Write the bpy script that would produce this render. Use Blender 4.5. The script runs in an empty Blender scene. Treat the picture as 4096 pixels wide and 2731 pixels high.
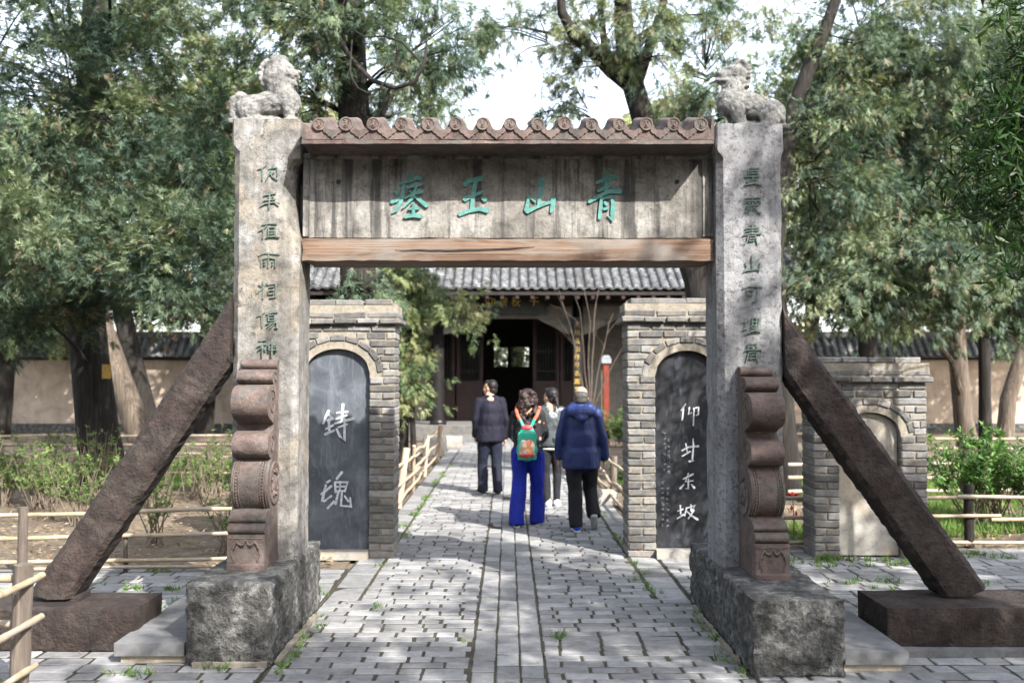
import bpy, bmesh, math, random
import numpy as np
from mathutils import Vector, Matrix, Euler, noise
random.seed(7); RNG = np.random.default_rng(11)
R = math.radians
SC = bpy.context.scene
COL = SC.collection

# ------------------------------------------------------------------ camera
CAM_H = 1.75
cam_d = bpy.data.cameras.new('camera'); cam = bpy.data.objects.new('camera', cam_d); COL.objects.link(cam)
cam_d.sensor_width = 36; cam_d.lens = 35; cam_d.clip_end = 2000; cam_d.clip_start = .05
cam.location = (0, 0, CAM_H); cam.rotation_euler = (R(92.015), 0, R(-.23))
cam_d.dof.use_dof = True; cam_d.dof.focus_distance = 6.9; cam_d.dof.aperture_fstop = 1.9
SC.camera = cam
FPX = 1024 * 35 / 36
CROT = cam.rotation_euler.to_matrix()
def at(u, v, Y):
    """where the line of sight through picture point (u, v) is Y metres down the path"""
    d = CROT @ Vector(((u - 512) / FPX, (341 - v) / FPX, -1))
    return Vector((0, 0, CAM_H)) + d * (Y / d.y)
# ------------------------------------------------------------------ sky, sun, exposure
SUN_AZ, SUN_EL = R(35), R(38)
sdir = Vector((math.sin(SUN_AZ) * math.cos(SUN_EL), -math.cos(SUN_AZ) * math.cos(SUN_EL), math.sin(SUN_EL)))
W = bpy.data.worlds.new('World'); SC.world = W; W.use_nodes = True
wn = W.node_tree.nodes; wl = W.node_tree.links
sky = wn.new('ShaderNodeTexSky'); sky.sky_type = 'NISHITA'; sky.sun_disc = False
sky.sun_elevation = SUN_EL; sky.sun_rotation = math.atan2(sdir.x, sdir.y)
sky.air_density = 1.0; sky.dust_density = 2.0; sky.ozone_density = .6; sky.altitude = 100
hz = wn.new('ShaderNodeHueSaturation'); hz.inputs['Saturation'].default_value = .5; hz.inputs['Value'].default_value = 1.25    # milky spring haze
wl.new(sky.outputs[0], hz.inputs['Color']); wl.new(hz.outputs[0], wn['Background'].inputs[0]); wn['Background'].inputs[1].default_value = .15
sun_d = bpy.data.lights.new('sun', 'SUN'); sun_d.energy = 3.9; sun_d.angle = R(.55); sun_d.color = (1, .965, .91)
sun = bpy.data.objects.new('sun', sun_d); COL.objects.link(sun); sun.rotation_euler = (-sdir).to_track_quat('-Z', 'Y').to_euler()
SC.view_settings.view_transform = 'Standard'; SC.view_settings.look = 'None'
SC.view_settings.exposure = 1.85; SC.view_settings.gamma = 1
SC.cycles.use_denoising = True; SC.cycles.max_bounces = 8; SC.cycles.transparent_max_bounces = 8
SC.cycles.caustics_reflective = False; SC.cycles.caustics_refractive = False; SC.cycles.sample_clamp_indirect = 6

# ------------------------------------------------------------------ materials
class NT:
    def __init__(s, name):
        s.m = bpy.data.materials.new(name); s.m.use_nodes = True
        s.t = s.m.node_tree; s.b = s.t.nodes['Principled BSDF']; s.out = s.t.nodes['Material Output']
    def n(s, typ, ins=None, **kw):
        nd = s.t.nodes.new('ShaderNode' + typ)
        for k, v in kw.items(): setattr(nd, k, v)
        for k, v in (ins or {}).items():
            sk = nd.inputs[k]
            if isinstance(v, bpy.types.NodeSocket): s.t.links.new(v, sk)
            else: sk.default_value = v
        return nd
    def l(s, a, b): s.t.links.new(a, b)
    def coord(s, scale=(1, 1, 1), rnd=True):
        tc = s.n('TexCoord'); v = tc.outputs['Object']
        if rnd:
            oi = s.n('ObjectInfo'); ad = s.n('VectorMath', {0: v}, operation='ADD')
            cx = s.n('CombineXYZ', {0: s.math('MULTIPLY', oi.outputs['Random'], 37.0), 1: s.math('MULTIPLY', oi.outputs['Random'], 91.0), 2: 0.0})
            s.l(cx.outputs[0], ad.inputs[1]); v = ad.outputs[0]
        mp = s.n('Mapping', {'Vector': v, 'Scale': scale}); return mp.outputs[0]
    def noise(s, vec, scale, detail=6, rough=.6, dist=0):
        return s.n('TexNoise', {'Vector': vec, 'Scale': scale, 'Detail': detail, 'Roughness': rough, 'Distortion': dist}).outputs[0]
    def ramp(s, fac, stops):
        r = s.n('ValToRGB', {0: fac}); e = r.color_ramp.elements
        while len(e) < len(stops): e.new(.5)
        for q, (p, c) in zip(e, stops):
            q.position = p; q.color = (*c, 1) if not isinstance(c, (int, float)) else (c, c, c, 1)
        return r.outputs[0]
    def mix(s, fac, a, b, mode='MIX'):
        m = s.n('MixRGB', {0: fac}, blend_type=mode)
        for i, v in ((1, a), (2, b)):
            if isinstance(v, bpy.types.NodeSocket): s.l(v, m.inputs[i])
            else: m.inputs[i].default_value = (*v, 1)
        return m.outputs[0]
    def math(s, op, a, b=0.0):
        return s.n('Math', {0: a, 1: b}, operation=op).outputs[0]
    def bump(s, h, strength=.4, dist=.01, prev=None):
        b = s.n('Bump', {'Height': h, 'Strength': strength, 'Distance': dist})
        if prev is not None: s.l(prev, b.inputs['Normal'])
        return b.outputs[0]
    def done(s, col, rough=.85, nor=None, spec=.3):
        i = s.b.inputs
        if isinstance(col, bpy.types.NodeSocket): s.l(col, i['Base Color'])
        else: i['Base Color'].default_value = (*col, 1)
        if isinstance(rough, bpy.types.NodeSocket): s.l(rough, i['Roughness'])
        else: i['Roughness'].default_value = rough
        i['Specular IOR Level'].default_value = spec
        if nor is not None: s.l(nor, i['Normal'])
        return s.m
M = {}
def stone(name, c, scale=3, speck=None, speck_amt=.4, streak=None, streak_amt=.5, bump=.5, bdist=.012, fine=60, rough=.9, patch=None, patch_amt=.6, rnd=True, vary=0, mott=.55, crack=0):
    t = NT(name); v = t.coord(rnd=rnd)
    col = t.ramp(t.noise(v, scale, 8, .62, .3), [(.3, c[0]), (.5, c[1]), (.7, c[2])])
    if patch:
        col = t.mix(t.math('MULTIPLY', t.ramp(t.noise(v, scale * .55, 6, .6, 1.2), [(.47, 0.), (.6, 1.)]), patch_amt), col, patch)
    if streak:
        sv = t.coord((5, 5, .35), rnd)
        col = t.mix(t.math('MULTIPLY', t.ramp(t.noise(sv, 2.2, 6, .65, .15), [(.47, 0.), (.6, 1.)]), streak_amt), col, streak)
    if speck:
        col = t.mix(t.math('MULTIPLY', t.ramp(t.noise(v, fine, 3, .7), [(.5, 0.), (.68, 1.)]), speck_amt), col, speck)
    if mott:
        col = t.mix(mott, col, t.ramp(t.noise(v, scale * 3.3, 12, .74, .4), [(.33, .32), (.5, .92), (.68, 1.25)]), 'MULTIPLY')
    if crack:
        dv = t.n('VectorMath', {0: v, 1: t.n('TexNoise', {'Vector': v, 'Scale': 6.0, 'Detail': 6.0}).outputs[1]}, operation='ADD').outputs[0]
        vo = t.n('TexVoronoi', {'Vector': dv, 'Scale': 2.1}, feature='DISTANCE_TO_EDGE')
        gate_ = t.ramp(t.noise(v, 2.0, 3, .5), [(.5, 0.), (.58, 1.)])
        col = t.mix(t.math('MULTIPLY', t.math('MULTIPLY', t.ramp(vo.outputs['Distance'], [(.0, 1.), (.022, 0.)]), gate_), crack), col, (.035, .03, .025))
    if vary:
        oi = t.n('ObjectInfo'); g = t.n('NewGeometry')
        rr = t.math('FRACT', t.math('ADD', t.math('MULTIPLY', oi.outputs['Random'], 5.13), g.outputs['Random Per Island']))
        col = t.mix(vary, col, t.ramp(rr, [(0, .08), (.25, .25), (.6, .5), (1, .95)]), 'SOFT_LIGHT')
    h = t.math('ADD', t.noise(v, fine * .35, 6, .7), t.math('MULTIPLY', t.noise(v, fine * 1.6, 3, .6), .4))
    M[name] = t.done(col, rough, t.bump(h, bump, bdist))
    return t
stone('pillar_stone_warm', [(.065, .062, .057), (.175, .168, .157), (.30, .293, .28)], 4.0, (.09, .085, .075), .5, (.10, .095, .088), .55, .8, .014, 45, patch=(.215, .18, .135), patch_amt=.7, mott=.9, crack=.95)
stone('pillar_stone_cool', [(.125, .124, .128), (.19, .189, .194), (.255, .254, .258)], 5, (.055, .05, .045), .85, (.10, .10, .10), .5, .7, .012, 34, mott=.45)
stone('panel_stone', [(.085, .078, .068), (.165, .152, .135), (.27, .255, .232)], 2.6, (.06, .055, .048), .5, (.042, .04, .038), .9, .7, .012, 42, patch=(.31, .30, .28), patch_amt=.5, mott=.75)
stone('red_sandstone', [(.06, .047, .042), (.108, .076, .066), (.155, .12, .105)], 4, (.05, .042, .038), .5, None, 0, .8, .012, 42, patch=(.085, .08, .072), patch_amt=.75, mott=.75)
stone('dark_sandstone', [(.014, .010, .009), (.028, .019, .0165), (.05, .035, .03)], 6, (.018, .014, .012), .6, None, 0, 1., .03, 30, patch=(.055, .047, .04), patch_amt=.5, mott=.7)
stone('hewn_stone', [(.028, .027, .026), (.085, .083, .078), (.22, .217, .207)], 9, (.022, .021, .02), .8, None, 0, 1., .05, 26, mott=.8)
stone('slab_stone', [(.10, .10, .102), (.13, .13, .132), (.165, .165, .166)], 3, (.12, .12, .12), .3, None, 0, .3, .006, 60)
stone('lion_stone', [(.085, .083, .078), (.17, .166, .155), (.265, .258, .24)], 7, (.055, .052, .048), .75, None, 0, 1., .02, 32, mott=.7)
stone('brick_grey', [(.085, .086, .088), (.135, .132, .128), (.19, .182, .17)], 9, (.10, .10, .10), .35, None, 0, .55, .008, 70, patch=(.20, .168, .128), patch_amt=.5, vary=.6)
stone('paver', [(.155, .154, .154), (.195, .193, .192), (.24, .238, .235)], 5, (.17, .168, .165), .4, None, 0, .5, .006, 60, patch=(.27, .26, .24), patch_amt=.3, vary=.38, mott=.45)
stone('mortar', [(.16, .14, .11), (.22, .195, .155), (.27, .24, .195)], 8, (.2, .17, .13), .3, None, 0, .6, .01, 60)
stone('soil', [(.085, .065, .045), (.14, .11, .08), (.20, .165, .12)], 1.2, (.05, .04, .03), .6, None, 0, .8, .03, 25)
stone('joint_soil', [(.025, .021, .015), (.042, .036, .026), (.07, .06, .042)], 3, (.06, .075, .03), .4, None, 0, .8, .02, 30)
stone('plaster', [(.29, .225, .175), (.37, .295, .235), (.43, .355, .29)], .7, (.36, .29, .22), .25, (.33, .26, .19), .5, .3, .01, 20)
stone('grey_plaster', [(.30, .295, .28), (.40, .39, .375), (.5, .49, .47)], .9, (.25, .24, .23), .3, (.22, .21, .2), .5, .3, .01, 20)
stone('roof_tile', [(.10, .102, .105), (.155, .158, .162), (.22, .224, .228)], 2.5, (.11, .11, .11), .4, None, 0, .4, .01, 20, vary=.5)
stone('green_paint', [(.05, .14, .125), (.075, .20, .178), (.12, .26, .235)], 14, (.09, .12, .105), .35, None, 0, .4, .004, 60)
stone('dim_green_paint', [(.05, .08, .068), (.075, .108, .09), (.13, .155, .135)], 20, (.2, .2, .18), .55, None, 0, .4, .004, 60)
stone('white_paint', [(.30, .31, .33), (.5, .51, .53), (.62, .63, .65)], 25, (.25, .26, .28), .4, None, 0, .3, .004, 60)
stone('faint_paint', [(.08, .085, .10), (.16, .17, .19), (.26, .27, .29)], 16, (.06, .06, .07), .6, None, 0, .3, .004, 60)
stone('concrete', [(.20, .19, .175), (.28, .265, .24), (.33, .31, .28)], 3, (.16, .15, .14), .3, None, 0, .35, .01, 40, patch=(.36, .29, .2), patch_amt=.5)
def stele_mat(name, cs, smear, amt, rough):
    t = NT(name); v = t.coord()
    col = t.ramp(t.noise(v, 3.5, 8, .65, .6), [(.3, cs[0]), (.55, cs[1]), (.75, cs[2])])
    sv = t.coord((4, 4, 1.1))
    col = t.mix(t.math('MULTIPLY', t.ramp(t.noise(sv, 2.3, 8, .72, .9), [(.52, 0.), (.72, 1.)]), amt), col, smear)
    M[name] = t.done(col, rough, t.bump(t.noise(v, 25, 6, .7), .25, .006), .4)
stele_mat('slate_blue', [(.03, .034, .042), (.07, .078, .093), (.125, .135, .155)], (.19, .2, .225), .65, .5)
stele_mat('ink_black', [(.003, .0033, .0045), (.006, .007, .010), (.016, .018, .025)], (.13, .145, .175), .42, .7)
def wood_mat(name, cs, axis=(.5, 9, 9), scale=2.2, grey=None, bump=.4, rough=.75, gamt=.7):
    t = NT(name); v = t.coord(axis)
    n1 = t.noise(v, scale, 8, .6, 1.2)
    col = t.ramp(n1, [(.3, cs[0]), (.52, cs[1]), (.72, cs[2])])
    if grey: col = t.mix(t.math('MULTIPLY', t.ramp(t.noise(t.coord((.8, 3, 3)), 2.0, 5, .6, .5), [(.45, 0.), (.62, 1.)]), gamt), col, grey)
    M[name] = t.done(col, rough, t.bump(t.noise(v, scale * 3, 6, .7, .6), bump, .006))
wood_mat('beam_wood', [(.05, .028, .018), (.14, .085, .055), (.22, .16, .115)], (.30, 26, 26), 2.2, grey=(.165, .145, .125), gamt=.9, bump=.9)
wood_mat('bark', [(.006, .005, .0043), (.016, .0133, .0112), (.04, .034, .029)], (9, 9, .8), 2.0, None, 1.0, .95)
wood_mat('bark_pale', [(.035, .027, .02), (.09, .07, .053), (.19, .16, .125)], (10, 10, .6), 2.2, None, 1.0, .95)
wood_mat('twig', [(.045, .035, .028), (.08, .062, .049), (.13, .105, .083)], (3, 3, 3), 3, None, .4, .9)
wood_mat('bamboo_pole', [(.19, .14, .085), (.29, .225, .145), (.38, .31, .22)], (6, 6, 6), 1.2, (.26, .23, .2), .2, .5)
wood_mat('dry_twig', [(.075, .058, .042), (.125, .10, .073), (.19, .155, .115)], (3, 3, 3), 3, None, .4, .9)
wood_mat('post_wood', [(.045, .037, .031), (.10, .08, .065), (.18, .15, .12)], (9, 9, .8), 2.0, None, .9, .9)
wood_mat('peeled_wood', [(.26, .19, .13), (.36, .275, .2), (.44, .36, .28)], (6, 6, 1.5), 2, (.22, .17, .13), .5, .8)
def flat(name, c, rough=.6, spec=.3, var=.25, sc=12, bump=0):
    t = NT(name); v = t.coord()
    n = t.noise(v, sc, 5, .6)
    col = t.ramp(n, [(.25, tuple(x * (1 - var) for x in c)), (.75, tuple(x * (1 + var) for x in c))])
    M[name] = t.done(col, rough, t.bump(t.noise(v, sc * 4, 4, .6), bump, .006) if bump else None, spec); return t
def leaf_mat(name, cs, trans=.28, rough=.55):
    """leaf colour runs over cs with the per-leaf attribute 'tint'"""
    t = NT(name)
    a = t.n('Attribute', attribute_name='tint')
    col = t.ramp(a.outputs['Fac'], [(i / (len(cs) - 1), c) for i, c in enumerate(cs)])
    t.done(col, rough, None, .25)
    tr = t.n('BsdfTranslucent'); t.l(t.mix(1., col, (1.15, 1.2, .6), 'MULTIPLY'), tr.inputs[0])
    ms = t.n('MixShader', {0: trans}); t.l(t.b.outputs[0], ms.inputs[1]); t.l(tr.outputs[0], ms.inputs[2])
    t.l(ms.outputs[0], t.out.inputs[0]); M[name] = t.m
leaf_mat('cypress', [(.026, .046, .035), (.052, .084, .058), (.098, .138, .085), (.175, .21, .115), (.175, .13, .09)])
leaf_mat('cypress_bright', [(.055, .088, .05), (.10, .142, .07), (.165, .21, .095), (.245, .27, .13), (.22, .16, .105)])
leaf_mat('shrub_leaf', [(.05, .085, .03), (.08, .13, .04), (.11, .175, .05), (.17, .215, .075)], .35)
leaf_mat('glossy_leaf', [(.022, .05, .016), (.04, .095, .025), (.07, .155, .035), (.12, .21, .05)], .25, .4)
leaf_mat('bamboo_leaf', [(.012, .03, .008), (.02, .048, .011), (.035, .075, .016), (.075, .11, .03)], .35, .45)
leaf_mat('grass', [(.06, .11, .025), (.09, .17, .035), (.13, .22, .05), (.20, .19, .08)], .35)
leaf_mat('litter', [(.10, .06, .035), (.17, .11, .065), (.25, .18, .11), (.32, .26, .18)], .15, .8)

# ------------------------------------------------------------------ object helpers
class MB:
    def __init__(s): s.v = []; s.f = []; s.smooth = False
    def add(s, vs, fs):
        o = len(s.v); s.v += [tuple(x) for x in vs]; s.f += [tuple(i + o for i in f) for f in fs]; return s
    def box(s, a, b):
        (x0, y0, z0), (x1, y1, z1) = a, b
        return s.add([(x0, y0, z0), (x1, y0, z0), (x1, y1, z0), (x0, y1, z0), (x0, y0, z1), (x1, y0, z1), (x1, y1, z1), (x0, y1, z1)],
                     [(3, 2, 1, 0), (4, 5, 6, 7), (0, 1, 5, 4), (1, 2, 6, 5), (2, 3, 7, 6), (3, 0, 4, 7)])
    def tube(s, pts, rs, n=8, caps=True, axis=None):
        pts = [Vector(p) for p in pts]
        if isinstance(rs, (int, float)): rs = [rs] * len(pts)
        o = len(s.v); ref = None
        for i, p in enumerate(pts):
            d = (pts[min(i + 1, len(pts) - 1)] - pts[max(i - 1, 0)])
            d = Vector(axis) if axis else d.normalized() if d.length > 1e-9 else Vector((0, 0, 1))
            if ref is None: ref = d.orthogonal().normalized()
            ref = (ref - d * ref.dot(d)); ref = ref.normalized() if ref.length > 1e-6 else d.orthogonal().normalized()
            q = d.cross(ref)
            for k in range(n):
                a = 2 * math.pi * k / n
                s.v.append(tuple(p + (ref * math.cos(a) + q * math.sin(a)) * rs[i]))
        for i in range(len(pts) - 1):
            for k in range(n):
                a = o + i * n + k; b = o + i * n + (k + 1) % n
                s.f.append((a, b, b + n, a + n))
        if caps:
            s.f.append(tuple(o + k for k in reversed(range(n)))); s.f.append(tuple(o + (len(pts) - 1) * n + k for k in range(n)))
        return s
    def prism(s, poly, fr, to, plane='xz'):
        """extrude a 2-d polygon along the third axis"""
        n = len(poly)
        def P(p, t):
            if plane == 'xz': return (p[0], t, p[1])
            if plane == 'yz': return (t, p[0], p[1])
            return (p[0], p[1], t)
        o = len(s.v); s.v += [P(p, fr) for p in poly] + [P(p, to) for p in poly]
        s.f.append(tuple(o + i for i in range(n))); s.f.append(tuple(o + n + i for i in reversed(range(n))))
        for i in range(n):
            j = (i + 1) % n; s.f.append((o + j, o + i, o + n + i, o + n + j))
        return s
    def mesh(s, name, fix=True):
        me = bpy.data.meshes.new(name); me.from_pydata(s.v, [], s.f); me.update()
        if fix:
            bm = bmesh.new(); bm.from_mesh(me); bmesh.ops.recalc_face_normals(bm, faces=bm.faces); bm.to_mesh(me); bm.free()
        if s.smooth: me.shade_smooth()
        return me
    def build(s, name, mat, parent=None, fix=True, loc=None):
        return obj(name, s.mesh(name, fix), mat, parent, loc)
def obj(name, me, mat, parent=None, loc=None):
    o = bpy.data.objects.new(name, me); COL.objects.link(o)
    if mat is not None and not me.materials: me.materials.append(M[mat] if isinstance(mat, str) else mat)
    if parent is not None: o.parent = parent
    if loc is not None: o.location = loc
    return o
def tag(o, label=None, cat=None, group=None, kind=None):
    for k, v in (('label', label), ('category', cat), ('group', group), ('kind', kind)):
        if v: o[k] = v
    return o
def thing(name, label, cat, loc=(0, 0, 0), rz=0, group=None):
    o = bpy.data.objects.new(name, None); COL.objects.link(o); o.location = loc; o.rotation_euler = (0, 0, rz); o.empty_display_size = .1
    return tag(o, label, cat, group)
def bevel_mesh(me, w, seg=2, angle=30):
    bm = bmesh.new(); bm.from_mesh(me)
    es = [e for e in bm.edges if len(e.link_faces) == 2 and e.calc_face_angle(0) > R(angle)]
    bmesh.ops.bevel(bm, geom=es, offset=w, segments=seg, affect='EDGES', profile=.6, clamp_overlap=True)
    bm.to_mesh(me); bm.free(); return me
def fbm(p, sc, oct=4):
    return noise.fractal(Vector(p) * sc, 1.0, 2.0, oct)
def rough_box(name, mat, a, b, cell=.05, amp=.02, sc=7, parent=None, bev=.02, seed=0, keep_top=1., warp=0):
    """a hewn block: fine grid on every face, edges worn, faces uneven"""
    a = Vector(a); b = Vector(b); c = (a + b) / 2; base = Vector((c.x, c.y, a.z))
    bm = bmesh.new(); bmesh.ops.create_cube(bm, size=1)
    d = b - a
    for v in bm.verts: v.co = Vector((v.co.x * d.x, v.co.y * d.y, (v.co.z + .5) * d.z))
    for ax in range(3):
        es = [e for e in bm.edges if abs((e.verts[0].co - e.verts[1].co)[ax]) > 1e-6 and abs((e.verts[0].co - e.verts[1].co)[ax]) > .9 * d[ax]]
        n = max(1, int(d[ax] / cell))
        if n > 1: bmesh.ops.subdivide_edges(bm, edges=es, cuts=n - 1, use_grid_fill=True)
    bm.normal_update()
    off = Vector((seed * 3.1, seed * 1.7, seed * .9))
    for v in bm.verts:
        p = v.co; q = [min(p.x + d.x / 2, d.x / 2 - p.x), min(p.y + d.y / 2, d.y / 2 - p.y), min(p.z, d.z - p.z)]
        q.sort(); nrm = v.normal.copy()
        f = fbm(p + off, sc) + .45 * fbm(p + off, sc * 3.1)
        k = amp * (keep_top if nrm.z > .7 else 1)
        wear = max(0, 1 - (q[1] / max(bev, 1e-5))) * bev * (.55 + .6 * fbm(p + off, 5))
        v.co += nrm * (f * k - wear)
        if warp: v.co += Vector((fbm(p + off, 1.1), fbm(p + off * 2, 1.3), 0)) * warp
    me = bpy.data.meshes.new(name); bm.to_mesh(me); bm.free(); me.shade_smooth(); me.set_sharp_from_angle(angle=R(33))
    return obj(name, me, mat, parent, base)
LAB = bpy.data.scenes.new('workbench')
def evaluated(o):
    LAB.collection.objects.link(o); vl = LAB.view_layers[0]; vl.update()
    me = bpy.data.meshes.new_from_object(o.evaluated_get(vl.depsgraph)); LAB.collection.objects.unlink(o); bpy.data.objects.remove(o); return me
def remesh(prims, vox, smooth=6, name='form', disp=0, dsc=10, fold=1):
    """union of soft lumps as one continuous skin"""
    mb = MB()
    for p in prims: p(mb)
    me = mb.mesh(name); o = bpy.data.objects.new('tmp', me)
    m = o.modifiers.new('r', 'REMESH'); m.mode = 'VOXEL'; m.voxel_size = vox
    if smooth:
        m2 = o.modifiers.new('s', 'SMOOTH'); m2.iterations = smooth; m2.factor = .5
    out = evaluated(o); out.name = name; bpy.data.meshes.remove(me)
    if disp:
        co = np.empty(len(out.vertices) * 3, np.float32); nr = co.copy(); out.vertices.foreach_get('co', co); out.vertices.foreach_get('normal', nr)
        k = np.array([fbm((p[0], p[1], p[2] * fold), dsc) for p in co.reshape(-1, 3).tolist()]) * disp
        out.vertices.foreach_set('co', (co.reshape(-1, 3) + nr.reshape(-1, 3) * k[:, None]).astype(np.float32).ravel()); out.update()
    out.shade_smooth(); return out
def ell(c, r, rot=(0, 0, 0), nu=14, nv=9):
    def go(mb):
        E = Euler(rot).to_matrix(); vs = []; fs = []
        for i in range(nv + 1):
            th = math.pi * i / nv
            for k in range(nu):
                ph = 2 * math.pi * k / nu
                vs.append(E @ Vector((r[0] * math.sin(th) * math.cos(ph), r[1] * math.sin(th) * math.sin(ph), r[2] * math.cos(th))) + Vector(c))
        for i in range(nv):
            for k in range(nu):
                a = i * nu + k; b = i * nu + (k + 1) % nu; fs.append((a, b, b + nu, a + nu))
        mb.add(vs, fs)
    return go
def cap(p0, p1, r0, r1, sq=1.0, n=12):
    """tapered limb with round ends; sq flattens it front to back"""
    def go(mb):
        a, b = Vector(p0), Vector(p1); d = (b - a).normalized(); L = (b - a).length
        pts = []; rs = []
        for t in (0, .13, .3, .5, .7, .87, 1): pts.append(a - d * r0 * math.cos(t * math.pi / 2)); rs.append(max(1e-4, r0 * math.sin(t * math.pi / 2)))
        for t in (1, .87, .7, .5, .3, .13, 0): pts.append(b + d * r1 * math.cos(t * math.pi / 2)); rs.append(max(1e-4, r1 * math.sin(t * math.pi / 2)))
        m2 = MB(); m2.tube(pts, rs, n)
        if sq != 1:
            mid = (a + b) / 2
            m2.v = [(x, mid.y + (a.y + (b.y - a.y) * max(0, min(1, (Vector((x, y, z)) - a).dot(d) / L)) - mid.y) + (y - (a.y + (b.y - a.y) * max(0, min(1, (Vector((x, y, z)) - a).dot(d) / L)))) * sq, z) for x, y, z in m2.v]
        mb.add(m2.v, m2.f)
    return go
def strokes_mesh(name, strokes, sx, sz, ox, oz, depth=.004, y=0, w0=1.0):
    """brush strokes: each is a list of (x, z_down, width); returned as a raised inlay in the xz plane facing -y"""
    mb = MB(); k = 0
    for st in strokes:
        P = [Vector(((x - ox) * sx, -(yy - oz) * sz)) for x, yy, w in st]; Ws = [w * sx * w0 / 2 for _, _, w in st]
        L = []; Rr = []
        for i, p in enumerate(P):
            d = (P[min(i + 1, len(P) - 1)] - P[max(i - 1, 0)]).normalized(); nn = Vector((-d.y, d.x))
            L.append(p + nn * Ws[i]); Rr.append(p - nn * Ws[i])
        d0 = (P[1] - P[0]).normalized(); d1 = (P[-1] - P[-2]).normalized()
        poly = [P[0] - d0 * Ws[0] * .7] + L + [P[-1] + d1 * Ws[-1] * .7] + Rr[::-1]
        yy = y - k * .0006; k += 1
        n = len(P)
        # strip faces so that bent strokes stay clean
        front = [(q.x, yy - depth, q.y) for q in L] + [(q.x, yy - depth, q.y) for q in Rr] + [(poly[0].x, yy - depth, poly[0].y), (poly[n + 1].x, yy - depth, poly[n + 1].y)]
        fs = [(i, i + 1, n + i + 1, n + i) for i in range(n - 1)] + [(0, n, 2 * n), (n - 1, 2 * n + 1, 2 * n - 1)]
        o = len(mb.v); mb.add(front, fs)
        ring = [2 * n] + list(range(n)) + [2 * n + 1] + list(range(2 * n - 1, n - 1, -1))
        back = [(front[i][0], y + .002, front[i][2]) for i in ring]; o2 = len(mb.v); mb.v += back
        for i in range(len(ring)):
            j = (i + 1) % len(ring); mb.f.append((o + ring[i], o + ring[j], o2 + j, o2 + i))
    return mb.mesh(name)
def glyph(ch, size, name='character', depth=.004):
    cu = bpy.data.curves.new('g', 'FONT'); cu.body = ch; cu.size = size; cu.extrude = depth; cu.align_x = 'CENTER'; cu.align_y = 'CENTER'; cu.resolution_u = 3
    me = evaluated(bpy.data.objects.new('g', cu))
    me.name = name; me.materials.clear()
    me.transform(Matrix.Rotation(R(90), 4, 'X')); return me
BC = {}
def brick_mesh(l, h, d, var, bev=.008, jit=.004):
    key = (round(l, 2), round(h, 3), round(d, 2), var, bev)
    if key in BC: return BC[key]
    rr = random.Random(hash(key) & 0xffff)
    mb = MB().box((-l / 2, -d / 2, -h / 2), (l / 2, d / 2, h / 2))
    mb.v = [tuple(c + rr.uniform(-jit, jit) for c in v) for v in mb.v]
    me = bevel_mesh(mb.mesh('brick'), bev, 1); BC[key] = me; return me
# ------------------------------------------------------------------ ground and paving
def sheet(name, x0, x1, y0, y1, z, mat, cell=None, amp=0, kind='structure', label=None, cat=None):
    nx = max(1, int((x1 - x0) / cell)) if cell else 1; ny = max(1, int((y1 - y0) / cell)) if cell else 1
    mb = MB()
    for j in range(ny + 1):
        for i in range(nx + 1):
            x = x0 + (x1 - x0) * i / nx; y = y0 + (y1 - y0) * j / ny
            mb.v.append((x, y, z + (fbm((x, y, 0), .8) * amp if amp else 0)))
    for j in range(ny):
        for i in range(nx):
            a = j * (nx + 1) + i; mb.f.append((a, a + 1, a + nx + 2, a + nx + 1))
    o = mb.build(name, mat, fix=False); return tag(o, label, cat, None, kind)
sheet('ground', -300, 300, -60, 500, -.035, 'soil', label='bare brown earth under the trees and fences', cat='ground')
sheet('ground_bed_left', -14, -1.5, 9.15, 31.5, -.005, 'soil', .35, .03, label='leaf strewn soil bed left of the brick path', cat='soil')
sheet('ground_bed_right', 1.5, 16, 10.1, 31.5, -.005, 'soil', .35, .03, label='soil bed with grass right of the brick path', cat='soil')
path = sheet('path', -1.44, 1.44, -4, 27.2, .0, 'joint_soil', label='grey brick path running through the gate to the hall', cat='path')
pave_l = sheet('pavement_left', -9, -1.445, -4, 9.15, .0, 'joint_soil', label='weedy brick paving left of the gate', cat='pavement')
pave_r = sheet('pavement_right', 1.445, 9, -4, 10.1, .0, 'joint_soil', label='weedy brick paving right of the gate', cat='pavement')
TOP = .004
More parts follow.
